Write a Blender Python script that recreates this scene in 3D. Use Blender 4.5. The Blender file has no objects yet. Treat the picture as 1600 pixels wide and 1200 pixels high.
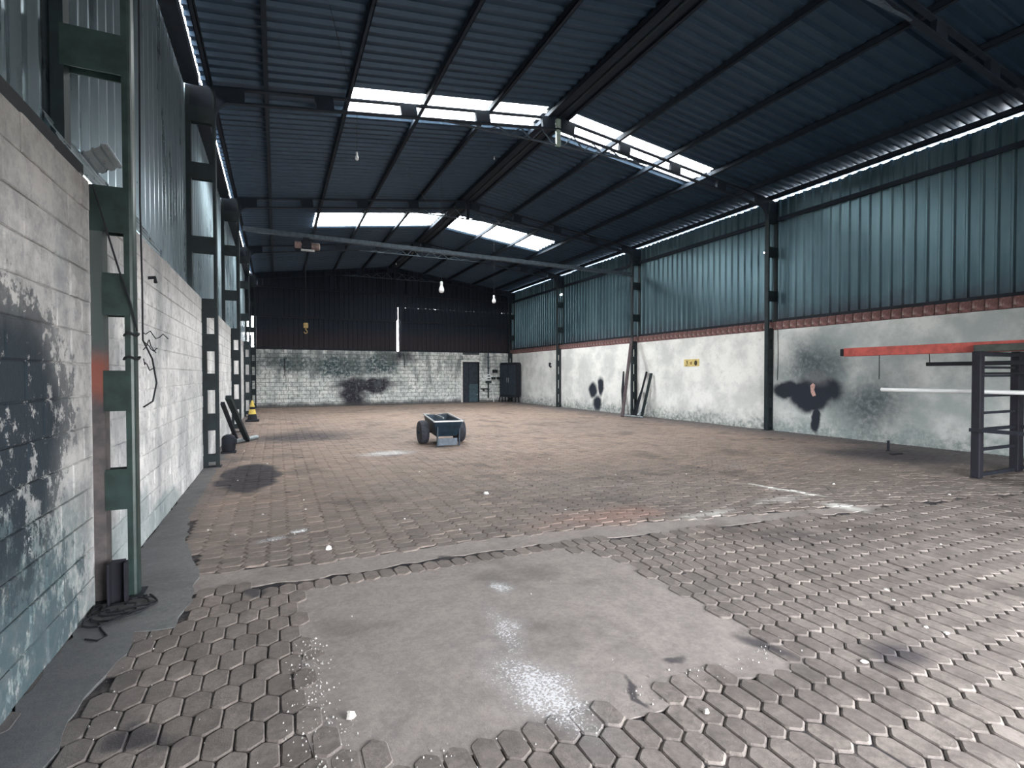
import bpy, math, random
from mathutils import Vector, Matrix
random.seed(7)
C = bpy.context.scene
col = C.collection
R = math.radians

# ------------------------------------------------------------------ camera, sky, lights, exposure
cam_d = bpy.data.cameras.new('camera'); cam = bpy.data.objects.new('camera', cam_d); col.objects.link(cam)
cam_d.sensor_fit = 'HORIZONTAL'; cam_d.sensor_width = 36.0; cam_d.lens = 36.0 * 800.0 / 1600.0
cam_d.clip_start = 0.05; cam_d.clip_end = 200
_yaw, _pit, _rol = R(24.67), R(0.99), R(0.1)
_fw = Vector((math.sin(_yaw) * math.cos(_pit), math.cos(_yaw) * math.cos(_pit), -math.sin(_pit)))
_rt = Vector((math.cos(_yaw), -math.sin(_yaw), 0)); _up = _rt.cross(_fw)
_r2 = _rt * math.cos(_rol) - _up * math.sin(_rol); _u2 = _up * math.cos(_rol) + _rt * math.sin(_rol)
m = Matrix((_r2, _u2, -_fw)).transposed().to_4x4(); m.translation = Vector((0, 0, 1.5))
cam.matrix_world = m
C.camera = cam

SKY = 19.0
w = bpy.data.worlds.new('sky'); C.world = w; w.use_nodes = True
nt = w.node_tree; nt.nodes.clear()
wo = nt.nodes.new('ShaderNodeOutputWorld'); bg = nt.nodes.new('ShaderNodeBackground')
bg.inputs[0].default_value = (0.98, 0.985, 1.0, 1); bg.inputs[1].default_value = SKY
nt.links.new(bg.outputs[0], wo.inputs[0])


def area(name, loc, rot, sx, sy, power=0, color=(1, 1, 1), portal=False):
    d = bpy.data.lights.new(name, 'AREA'); d.shape = 'RECTANGLE'; d.size = sx; d.size_y = sy
    d.energy = power; d.color = color
    if portal:
        d.cycles.is_portal = True
    o = bpy.data.objects.new(name, d); col.objects.link(o); o.location = loc; o.rotation_euler = rot
    return o


# openings through which the sky lights the hall: the wide entrance behind the camera and two skylight strips
area('entrance_portal', (4.6, -1.75, 1.2), (R(90), 0, 0), 6.4, 2.4, portal=True)
SL = math.atan(0.128)
for _y, _h in ((10.02, 0.95), (18.05, 1.5)):
    area('skylight_portal', (3.4, _y, 6.95), (0, -SL, 0), 4.3, _h, portal=True)
    area('skylight_portal', (7.7, _y, 6.95), (0, SL, 0), 4.3, _h, portal=True)
C.view_settings.view_transform = 'Standard'; C.view_settings.look = 'None'
C.view_settings.exposure = 0.82; C.view_settings.gamma = 1.0; C.view_settings.use_curve_mapping = False
C.cycles.use_denoising = True
C.cycles.max_bounces = 8; C.cycles.diffuse_bounces = 5; C.cycles.transparent_max_bounces = 12
C.cycles.sample_clamp_indirect = 8.0

# ------------------------------------------------------------------ dimensions of the hall
XL, XR = -1.09, 12.20           # inner faces of the masonry
YF, YB = 26.85, -1.8            # far wall, entrance wall
ZW = 2.76                       # top of the masonry
SXL, SXR = -1.34, 12.36         # planes of the side sheeting
FR = [4.25, 9.69, 15.45, 21.05, 26.55]    # portal frames
XM, ZE, SLOPE = 5.555, 6.293, 0.128


def zr(x):
    return ZE + SLOPE * ((x - XL) if x < XM else (XR - x))


# ------------------------------------------------------------------ mesh helpers
class MB:
    def __init__(s):
        s.V = []; s.F = []

    def add(s, V, F):
        n = len(s.V); s.V.extend([tuple(v) for v in V]); s.F.extend([tuple(i + n for i in f) for f in F]); return s

    def box(s, c, d, rot=None):
        hx, hy, hz = d[0] / 2, d[1] / 2, d[2] / 2
        V = [Vector((x, y, z)) for x in (-hx, hx) for y in (-hy, hy) for z in (-hz, hz)]
        if rot is not None: V = [rot @ v for v in V]
        c = Vector(c)
        return s.add([v + c for v in V], [(0, 1, 3, 2), (4, 6, 7, 5), (0, 4, 5, 1), (2, 3, 7, 6), (0, 2, 6, 4), (1, 5, 7, 3)])

    def b2(s, x0, x1, y0, y1, z0, z1):
        return s.box(((x0 + x1) / 2, (y0 + y1) / 2, (z0 + z1) / 2), (x1 - x0, y1 - y0, z1 - z0))

    def cbox(s, c, d, b, rot=None):
        """box with chamfered edges"""
        hx, hy, hz = d[0] / 2, d[1] / 2, d[2] / 2
        import itertools
        P = []; idx = {}
        for sx, sy, sz in itertools.product((-1, 1), repeat=3):
            for a in range(3):
                v = [sx * (hx - b), sy * (hy - b), sz * (hz - b)]
                v[a] = (sx * hx, sy * hy, sz * hz)[a]
                idx[(sx, sy, sz, a)] = len(P); P.append(Vector(v))
        F = []
        for a in range(3):
            o = [i for i in range(3) if i != a]
            for sg in (-1, 1):
                q = []
                for u, v in ((-1, -1), (1, -1), (1, 1), (-1, 1)):
                    k = [0, 0, 0]; k[a] = sg; k[o[0]] = u; k[o[1]] = v; q.append(idx[(*k, a)])
                F.append(tuple(q))
        for a in range(3):
            o = [i for i in range(3) if i != a]
            for u in (-1, 1):
                for v in (-1, 1):
                    q = []
                    for sg, ax in ((-1, o[0]), (1, o[0]), (1, o[1]), (-1, o[1])):
                        k = [0, 0, 0]; k[a] = sg; k[o[0]] = u; k[o[1]] = v; q.append(idx[(*k, ax)])
                    F.append(tuple(q))
        for k in itertools.product((-1, 1), repeat=3):
            F.append(tuple(idx[(*k, a)] for a in range(3)))
        if rot is not None: P = [rot @ v for v in P]
        c = Vector(c)
        return s.add([v + c for v in P], F)

    def bar(s, p0, p1, wd, ht, up=(0, 0, 1), b=0.0):
        p0, p1 = Vector(p0), Vector(p1); d = p1 - p0; L = d.length; z = d / L
        x = Vector(up).cross(z)
        if x.length < 1e-4: x = Vector((1, 0, 0)).cross(z)
        x.normalize(); y = z.cross(x)
        rot = Matrix((x, y, z)).transposed()
        return s.cbox((p0 + p1) / 2, (wd, ht, L), b, rot) if b else s.box((p0 + p1) / 2, (wd, ht, L), rot)

    def tube(s, pts, r, n=10, caps=True, radii=None):
        pts = [Vector(p) for p in pts]; base = len(s.V); N = len(pts)
        prev = None
        for i, p in enumerate(pts):
            t = (pts[min(i + 1, N - 1)] - pts[max(i - 1, 0)]).normalized()
            if prev is None:
                a = Vector((0, 0, 1)) if abs(t.z) < .9 else Vector((1, 0, 0)); x = a.cross(t).normalized()
            else:
                x = (prev - t * prev.dot(t)).normalized()
            prev = x; y = t.cross(x); rr = radii[i] if radii else r
            for k in range(n):
                a = 2 * math.pi * k / n
                s.V.append(tuple(p + x * math.cos(a) * rr + y * math.sin(a) * rr))
        for i in range(N - 1):
            for k in range(n):
                a = base + i * n + k; b = base + i * n + (k + 1) % n
                s.F.append((a, b, b + n, a + n))
        if caps:
            s.F.append(tuple(base + k for k in reversed(range(n)))); s.F.append(tuple(base + (N - 1) * n + k for k in range(n)))
        return s

    def lathe(s, prof, c=(0, 0, 0), n=24, axis='z', a0=0):
        base = len(s.V); M = len(prof)
        for r, h in prof:
            for k in range(n):
                a = 2 * math.pi * k / n + a0; u, v = r * math.cos(a), r * math.sin(a)
                p = {'z': (u, v, h), 'x': (h, u, v), 'y': (u, h, v)}[axis]
                s.V.append((p[0] + c[0], p[1] + c[1], p[2] + c[2]))
        for i in range(M - 1):
            for k in range(n):
                a = base + i * n + k; b = base + i * n + (k + 1) % n
                s.F.append((a, b, b + n, a + n))
        s.F.append(tuple(base + k for k in reversed(range(n)))); s.F.append(tuple(base + (M - 1) * n + k for k in range(n)))
        return s

    def prism(s, poly, z0, z1, fn=lambda x, y, z: (x, y, z)):
        n = len(poly)
        V = [fn(x, y, z0) for x, y in poly] + [fn(x, y, z1) for x, y in poly]
        F = [tuple(reversed(range(n))), tuple(range(n, 2 * n))] + [(i, (i + 1) % n, n + (i + 1) % n, n + i) for i in range(n)]
        return s.add(V, F)


def obj(name, mb, mat, parent=None, smooth=False, loc=None, rot=None, origin=None, fix=True):
    me = mb
    if isinstance(mb, MB):
        me = bpy.data.meshes.new(name); me.from_pydata(mb.V, [], mb.F)
        if fix:
            import bmesh
            bm = bmesh.new(); bm.from_mesh(me); bmesh.ops.recalc_face_normals(bm, faces=bm.faces); bm.to_mesh(me); bm.free()
        me.materials.append(mat)
        if smooth:
            me.polygons.foreach_set('use_smooth', [len(p.vertices) < 5 for p in me.polygons])
            try: me.set_sharp_from_angle(angle=R(40))
            except Exception: pass
    o = bpy.data.objects.new(name, me); col.objects.link(o)
    if parent is not None:
        o.parent = parent
        if origin is None: origin = parent.location if parent.type == 'EMPTY' or parent.location.length else None
        if origin is not None and loc is None: o.matrix_parent_inverse = Matrix.Translation(-Vector(parent.location))
    if loc is not None: o.location = loc
    if rot is not None: o.rotation_euler = rot
    return o


def tag(o, label=None, cat=None, group=None, kind=None):
    if label: o['label'] = label
    if cat: o['category'] = cat
    if group: o['group'] = group
    if kind: o['kind'] = kind
    return o


def thing(name, label, cat, loc=(0, 0, 0), rz=0, group=None, kind=None):
    o = bpy.data.objects.new(name, None); col.objects.link(o); o.empty_display_size = .1
    o.location = loc; o.rotation_euler = (0, 0, rz)
    return tag(o, label, cat, group, kind)


# ------------------------------------------------------------------ materials
class NT:
    def __init__(s, name):
        s.m = bpy.data.materials.new(name); s.m.use_nodes = True; s.t = s.m.node_tree; s.t.nodes.clear()
        s.out = s.n('ShaderNodeOutputMaterial'); s.p = s.n('ShaderNodeBsdfPrincipled'); s.l(s.p.outputs[0], s.out.inputs[0])
        s.pos = s.n('ShaderNodeNewGeometry').outputs['Position']

    def n(s, k, **kw):
        x = s.t.nodes.new(k)
        for a, b in kw.items(): setattr(x, a, b)
        return x

    def l(s, a, b): s.t.links.new(a, b)

    def inp(s, sock, v):
        if hasattr(v, 'is_output') or isinstance(v, bpy.types.NodeSocket): s.l(v, sock)
        elif isinstance(v, (tuple, list)) and len(v) == 3 and sock.type == 'RGBA': sock.default_value = (*v, 1)
        else: sock.default_value = v

    def noise(s, scale=5, detail=4, rough=.55, vec=None, stretch=None, out='Fac'):
        v = vec or s.pos
        if stretch:
            mp = s.n('ShaderNodeMapping'); s.l(v, mp.inputs[0]); mp.inputs['Scale'].default_value = stretch; v = mp.outputs[0]
        x = s.n('ShaderNodeTexNoise'); s.l(v, x.inputs['Vector']); x.inputs['Scale'].default_value = scale
        x.inputs['Detail'].default_value = detail; x.inputs['Roughness'].default_value = rough
        return x.outputs[out]

    def math(s, op, a, b=0.0, c=None, clamp=False):
        x = s.n('ShaderNodeMath', operation=op, use_clamp=clamp); s.inp(x.inputs[0], a); s.inp(x.inputs[1], b)
        if c is not None: s.inp(x.inputs[2], c)
        return x.outputs[0]

    def rng(s, v, a, b, c=0.0, d=1.0, smooth=True):
        x = s.n('ShaderNodeMapRange', interpolation_type='SMOOTHSTEP' if smooth else 'LINEAR')
        s.inp(x.inputs[0], v)
        for i, q in enumerate((a, b, c, d)): x.inputs[i + 1].default_value = q
        return x.outputs[0]

    def mix(s, f, a, b, mode='MIX'):
        x = s.n('ShaderNodeMix', data_type='RGBA', blend_type=mode); s.inp(x.inputs[0], f); s.inp(x.inputs[6], a); s.inp(x.inputs[7], b)
        return x.outputs[2]

    def bump(s, h, strength=.3, dist=.01):
        b = s.n('ShaderNodeBump'); b.inputs['Strength'].default_value = strength; b.inputs['Distance'].default_value = dist
        s.l(h, b.inputs['Height']); s.l(b.outputs[0], s.p.inputs['Normal'])

    def xyz(s):
        x = s.n('ShaderNodeSeparateXYZ'); s.l(s.pos, x.inputs[0]); return x.outputs

    def warp(s, amp, scale=1.5, detail=4):
        x = s.n('ShaderNodeTexNoise'); s.l(s.pos, x.inputs['Vector']); x.inputs['Scale'].default_value = scale; x.inputs['Detail'].default_value = detail
        a = s.n('ShaderNodeVectorMath', operation='SUBTRACT'); s.l(x.outputs['Color'], a.inputs[0]); a.inputs[1].default_value = (.5, .5, .5)
        b = s.n('ShaderNodeVectorMath', operation='SCALE'); s.l(a.outputs[0], b.inputs[0]); b.inputs['Scale'].default_value = amp
        c = s.n('ShaderNodeVectorMath', operation='ADD'); s.l(b.outputs[0], c.inputs[0]); s.l(s.pos, c.inputs[1])
        return c.outputs[0]

    def blob(s, c, r, vec=None, rot=(0, 0, 0), inner=.7, outer=1.1):
        """1 inside an ellipsoid, 0 outside, in world coordinates"""
        mp = s.n('ShaderNodeMapping', vector_type='TEXTURE'); s.l(vec or s.pos, mp.inputs[0])
        mp.inputs['Location'].default_value = c; mp.inputs['Rotation'].default_value = rot; mp.inputs['Scale'].default_value = r
        ln = s.n('ShaderNodeVectorMath', operation='LENGTH'); s.l(mp.outputs[0], ln.inputs[0])
        return s.rng(ln.outputs['Value'], inner, outer, 1, 0)

    def mx(s, *v):
        r = v[0]
        for q in v[1:]: r = s.math('MAXIMUM', r, q)
        return r

    def fin(s, color, rough=.7, metal=0.0, spec=None):
        s.inp(s.p.inputs['Base Color'], color); s.inp(s.p.inputs['Roughness'], rough); s.inp(s.p.inputs['Metallic'], metal)
        if spec is not None: s.p.inputs['Specular IOR Level'].default_value = spec
        return s.m


def simple(name, c, rough=.6, metal=0.0, var=.25, scale=12, rust=None, bump=.15):
    t = NT(name); tc = t.n('ShaderNodeTexCoord').outputs['Object']
    n1 = t.noise(scale, 5, .6, vec=tc)
    cc = t.mix(t.rng(n1, .3, .7), tuple(x * (1 - var) for x in c), tuple(min(1, x * (1 + var)) for x in c))
    if rust:
        n2 = t.noise(scale * .35, 6, .7, vec=tc); cc = t.mix(t.rng(n2, rust[1], rust[1] + .12), cc, rust[0])
    t.bump(n1, bump, .003)
    return t.fin(cc, rough, metal)


# --- masonry paint of the left wall: pale blocks, a big flaked dark patch in the bay nearest the entrance, teal damp below
t = NT('left_wall_paint')
wv = t.warp(.5, 2.2, 6)
n1 = t.noise(2.0, 7, .65); n2 = t.noise(13, 6, .7); n3 = t.noise(1.3, 6, .6, stretch=(1, 1, .35)); fine = t.noise(60, 4, .7)
base = t.mix(t.rng(n1, .35, .68), (.60, .60, .60), (.92, .91, .90))
yy_ = t.xyz()[1]; grime = t.rng(yy_, 4.05, 4.25, 1, 0)
base = t.mix(t.math('MULTIPLY', grime, .75), base, t.mix(t.rng(t.noise(4, 7, .75), .35, .62), (.14, .14, .14), (.36, .355, .345)))
base = t.mix(t.rng(n3, .5, .70, 0, .65), base, (.22, .24, .26))
base = t.mix(t.rng(n2, .50, .66, 0, .45), base, (.17, .18, .20))
flake = t.math('MULTIPLY', t.blob((XL, 2.95, 1.2), (1, 1.08, .95), wv, inner=.45, outer=1.25), 1.0)
flk = t.rng(t.math('ADD', t.math('MULTIPLY', flake, .42), t.math('ADD', t.math('MULTIPLY', n2, .55), t.math('MULTIPLY', t.noise(5, 7, .75, stretch=(1, 1, .7)), .55))), .80, .84)
low = t.blob((XL, 2.6, .15), (1, 1.7, .95), wv, inner=.5, outer=1.25)
damp = t.math('MULTIPLY', low, t.rng(n2, .38, .55, .35, 1))
c1 = t.mix(t.math('MULTIPLY', damp, .75), base, (.10, .17, .18))
c1 = t.mix(t.rng(t.math('ADD', t.math('MULTIPLY', low, .35), t.math('MULTIPLY', t.noise(9, 6, .75, stretch=(1, 1, .5)), .75)), .64, .70, 0, .8), c1, (.035, .065, .08))
fleck = t.rng(t.math('ADD', t.noise(7, 7, .8, stretch=(1, 1, .8)), t.math('MULTIPLY', t.rng(t.xyz()[2], .4, 1.9), -.10)), .50, .54, 1, 0)
c1 = t.mix(t.math('MULTIPLY', t.math('MULTIPLY', flk, flake), t.math('ADD', .12, t.math('MULTIPLY', fleck, .88))), c1, (.010, .020, .030))
wear = t.mx(t.blob((XL, 5.1, .12), (1, .9, .45), wv), t.blob((XL, 6.3, .05), (1, 1.2, .25), wv))
c1 = t.mix(t.math('MULTIPLY', wear, .55), c1, (.16, .24, .25))
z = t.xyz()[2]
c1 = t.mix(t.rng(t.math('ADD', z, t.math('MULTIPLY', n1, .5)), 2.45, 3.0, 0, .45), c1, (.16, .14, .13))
t.bump(t.math('ADD', t.math('MULTIPLY', n2, .7), t.math('ADD', t.math('MULTIPLY', fine, .3), t.math('MULTIPLY', flk, -.4))), .65, .02)
M_LEFT = t.fin(c1, .85)

t = NT('right_wall_plaster')
wv = t.warp(.35, 1.8, 5); wv2 = t.warp(.9, .9, 5)
n1 = t.noise(1.1, 7, .6); n2 = t.noise(9, 6, .7); n3 = t.noise(40, 4, .6)
base = t.mix(t.rng(n1, .35, .62), (.66, .67, .65), (.90, .90, .87))
base = t.mix(t.rng(n2, .52, .72, 0, .45), base, (.46, .49, .48))
x, y, z = t.xyz()
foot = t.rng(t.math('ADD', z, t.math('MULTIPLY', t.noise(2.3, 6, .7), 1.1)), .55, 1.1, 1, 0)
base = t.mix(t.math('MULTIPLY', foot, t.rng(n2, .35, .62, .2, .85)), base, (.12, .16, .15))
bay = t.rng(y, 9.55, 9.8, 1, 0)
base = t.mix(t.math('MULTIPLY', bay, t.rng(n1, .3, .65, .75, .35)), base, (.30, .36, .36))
haze = t.mx(t.blob((XR, 8.5, 1.75), (2, 1.15, .95), wv2, inner=.1, outer=1.2), t.blob((XR, 7.2, .9), (2, 1.2, .9), wv2, inner=.1, outer=1.2))
base = t.mix(t.math('MULTIPLY', haze, t.rng(n2, .2, .6, .6, 1)), base, (.085, .11, .12))
wv3 = t.warp(.30, 2.6, 7)
soot = t.mx(t.blob((XR, 8.58, .98), (2, .66, .42), wv3, inner=.75, outer=1.15), t.blob((XR, 9.22, 1.10), (2, .42, .26), wv3, inner=.7, outer=1.2), t.blob((XR, 8.05, 1.12), (2, .36, .30), wv3, inner=.55, outer=1.25),
            t.blob((XR, 8.42, .40), (2, .15, .36), wv3, inner=.7, outer=1.15), t.blob((XR, 18.35, .86), (2, .36, .36), wv3, inner=.6, outer=1.15),
            t.blob((XR, 17.75, 1.02), (2, .24, .44), wv3, inner=.6, outer=1.15), t.blob((XR, 18.0, .35), (2, .36, .42), wv3, inner=.5, outer=1.1))
base = t.mix(soot, base, (.016, .022, .035))
tan = t.blob((XR, 8.4, 1.42), (2, .34, .2), wv, inner=.3, outer=1.3)
base = t.mix(t.math('MULTIPLY', tan, .6), base, (.13, .13, .14))
t.bump(t.math('ADD', n2, t.math('MULTIPLY', n3, .35)), .7, .02)
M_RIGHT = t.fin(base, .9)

t = NT('far_wall_paint')
wv = t.warp(.9, 1.4, 6)
n1 = t.noise(1.6, 7, .65); n2 = t.noise(7, 6, .7); nv = t.noise(2.6, 5, .6, stretch=(1, 1, .25))
x, y, z = t.xyz()
base = t.mix(t.rng(n1, .35, .60), (.62, .65, .63), (.93, .93, .90))
base = t.mix(t.rng(n2, .46, .60, 0, .65), base, (.30, .34, .33))
base = t.mix(t.rng(t.noise(3.2, 7, .75), .52, .64, 0, .6), base, (.16, .20, .19))
gr = t.mx(t.blob((2.9, YF, 2.0), (1.9, 2, .75), wv, inner=.4, outer=1.2), t.blob((4.9, YF, 2.1), (1.1, 2, .7), wv, inner=.4, outer=1.2), t.blob((.6, YF, 2.1), (1.8, 2, .5), wv, inner=.2, outer=1.3))
base = t.mix(t.math('MULTIPLY', gr, t.rng(n2, .36, .56, .5, 1)), base, (.035, .07, .08))
so = t.mx(t.blob((4.1, YF, 1.0), (1.9, 2, .48), wv, inner=.5, outer=1.15), t.blob((3.5, YF, .5), (.8, 2, .75), wv, inner=.4, outer=1.2), t.blob((5.9, YF, 2.5), (1.1, 2, .4), wv, inner=.2, outer=1.3))
base = t.mix(t.math('MULTIPLY', so, t.rng(n2, .3, .5, .75, 1)), base, (.026, .024, .036))
st = t.rng(t.math('ADD', nv, t.math('MULTIPLY', z, .06)), .55, .78, 0, .75)
base = t.mix(st, base, (.13, .15, .15))
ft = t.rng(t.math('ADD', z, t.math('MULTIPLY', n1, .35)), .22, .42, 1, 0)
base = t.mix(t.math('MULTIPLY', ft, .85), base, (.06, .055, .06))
t.bump(n2, .5, .02)
M_FAR = t.fin(base, .9)

M_MORTAR = simple('mortar', (.06, .068, .075), .95, 0, .4, 20)
M_MORTARW = simple('pale_mortar', (.30, .31, .31), .95, 0, .35, 20)


def cladding(name, dark, light, metal, rough, rusty=None, zr0=None):
    t = NT(name)
    oi = t.n('ShaderNodeObjectInfo').outputs['Random']
    n1 = t.noise(7.0, 4, .6, stretch=(1, 1, .06)); n2 = t.noise(30, 4, .6); n1 = t.math('ADD', t.math('MULTIPLY', n1, .7), t.math('MULTIPLY', t.noise(.9, 4, .6), .3))
    f = t.math('ADD', t.math('MULTIPLY', t.rng(n1, .2, .8), .7), t.math('MULTIPLY', oi, .3))
    c = t.mix(f, dark, light)
    if rusty:
        z = t.xyz()[2]
        g = t.rng(t.math('ADD', z, t.math('MULTIPLY', t.noise(2.2, 5, .6), .9)), zr0, zr0 + .75, .75, 0)
        c = t.mix(g, c, rusty)
    t.bump(n2, .08, .002)
    rr = t.rng(n1, .3, .7, rough - .02, rough + .05)
    return t.fin(c, rr, metal)


M_SHEET_L = cladding('left_cladding_zinc', (.17, .23, .26), (.38, .46, .50), .8, .28)
M_SHEET_R = cladding('right_cladding_zinc', (.050, .092, .115), (.135, .215, .245), .7, .32, (.055, .045, .06), 3.2)
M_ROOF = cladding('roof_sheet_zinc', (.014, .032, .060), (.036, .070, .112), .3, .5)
M_FARSHEET = cladding('sooty_cladding', (.008, .014, .026), (.012, .018, .030), .0, .85, (.026, .018, .022), 3.7)
M_STEEL = simple('green_black_steel', (.007, .016, .020), .65, .1, .35, 8)
M_STEELG = simple('green_painted_steel', (.020, .038, .035), .42, .1, .3, 9)
M_RUST = simple('rusty_steel', (.10, .055, .045), .85, 0, .5, 6)
t = NT('rust_stained_chord')
n1 = t.noise(9, 5, .65)
cc = t.mix(t.rng(n1, .3, .7), (.045, .042, .045), (.10, .085, .085)); zz = t.xyz()[2]
cc = t.mix(t.rng(zz, 1.62, 1.75), cc, (.05, .065, .065))
cc = t.mix(t.math('MULTIPLY', t.blob((XL, 4.2, 1.5), (1, 1, .2), t.warp(.2, 6), inner=.3, outer=1.1), .8), cc, (.20, .055, .035))
M_CHORD = t.fin(cc, .75)
M_PURL = simple('dark_purlin_steel', (.006, .014, .026), .8, .1, .3, 8)
M_DARK = simple('blackened_steel', (.009, .012, .020), .8, .1, .4, 10)
M_TIE = simple('grey_tie_beam_steel', (.06, .085, .11), .55, .2, .3, 10)
M_GREY = simple('grey_galvanised', (.34, .38, .40), .45, .4, .25, 14)
M_CONC_B = simple('block_concrete', (.30, .29, .28), .9, 0, .3, 15)
M_BRICK = simple('red_brick', (.16, .082, .078), .9, 0, .4, 14, ((.30, .25, .23), .55), .5)
M_RED = simple('red_painted_steel', (.42, .085, .07), .6, 0, .25, 9, ((.22, .07, .06), .62))
M_WHITE = simple('white_pipe_plastic', (.78, .80, .80), .35, 0, .06, 5)
M_RUBBER = simple('tyre_rubber', (.030, .034, .045), .8, 0, .4, 16)
M_BLACK = simple('black_cable', (.006, .008, .012), .85, 0, .2, 10)
M_CART = simple('blue_black_cart_steel', (.010, .028, .046), .5, .1, .35, 8)
M_RIM = simple('worn_bright_steel', (.55, .57, .58), .4, .4, .2, 20)
M_GLASSW = simple('white_bulb_glass', (.85, .87, .88), .2, 0, .03, 5)
M_YEL = simple('yellow_plastic', (.62, .46, .10), .5, 0, .15, 8)
M_SIGN = simple('sign_yellow', (.66, .52, .20), .55, 0, .15, 10)
M_PAPER = simple('white_scrap', (.82, .82, .80), .7, 0, .08, 30)
M_STONE = simple('pale_stone', (.62, .60, .56), .8, 0, .15, 30)
M_PURP = simple('dark_violet_steel', (.007, .007, .014), .8, .1, .3, 8)
M_DOOR = simple('dark_blue_door_paint', (.012, .022, .034), .55, 0, .4, 7)
M_DOOR_LIT = simple('lit_door_paint', (.045, .085, .105), .55, 0, .3, 7)  # lighter copy of the door paint, standing for light on the lower leaf
M_HOIST = simple('faded_pink_hoist_paint', (.20, .14, .13), .7, 0, .45, 9)
M_GALV = simple('bright_flashing', (.50, .54, .58), .35, .5, .2, 6)

# --- translucent skylight sheet
t = NT('translucent_fibreglass')
tr = t.n('ShaderNodeBsdfTransparent'); tr.inputs[0].default_value = (.93, .96, .96, 1)
tl = t.n('ShaderNodeBsdfTranslucent'); tl.inputs[0].default_value = (.8, .82, .80, 1)
ms = t.n('ShaderNodeMixShader'); ms.inputs[0].default_value = .30
t.l(tr.outputs[0], ms.inputs[1]); t.l(tl.outputs[0], ms.inputs[2]); t.l(ms.outputs[0], t.out.inputs[0])
M_SKYL = t.m


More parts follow.
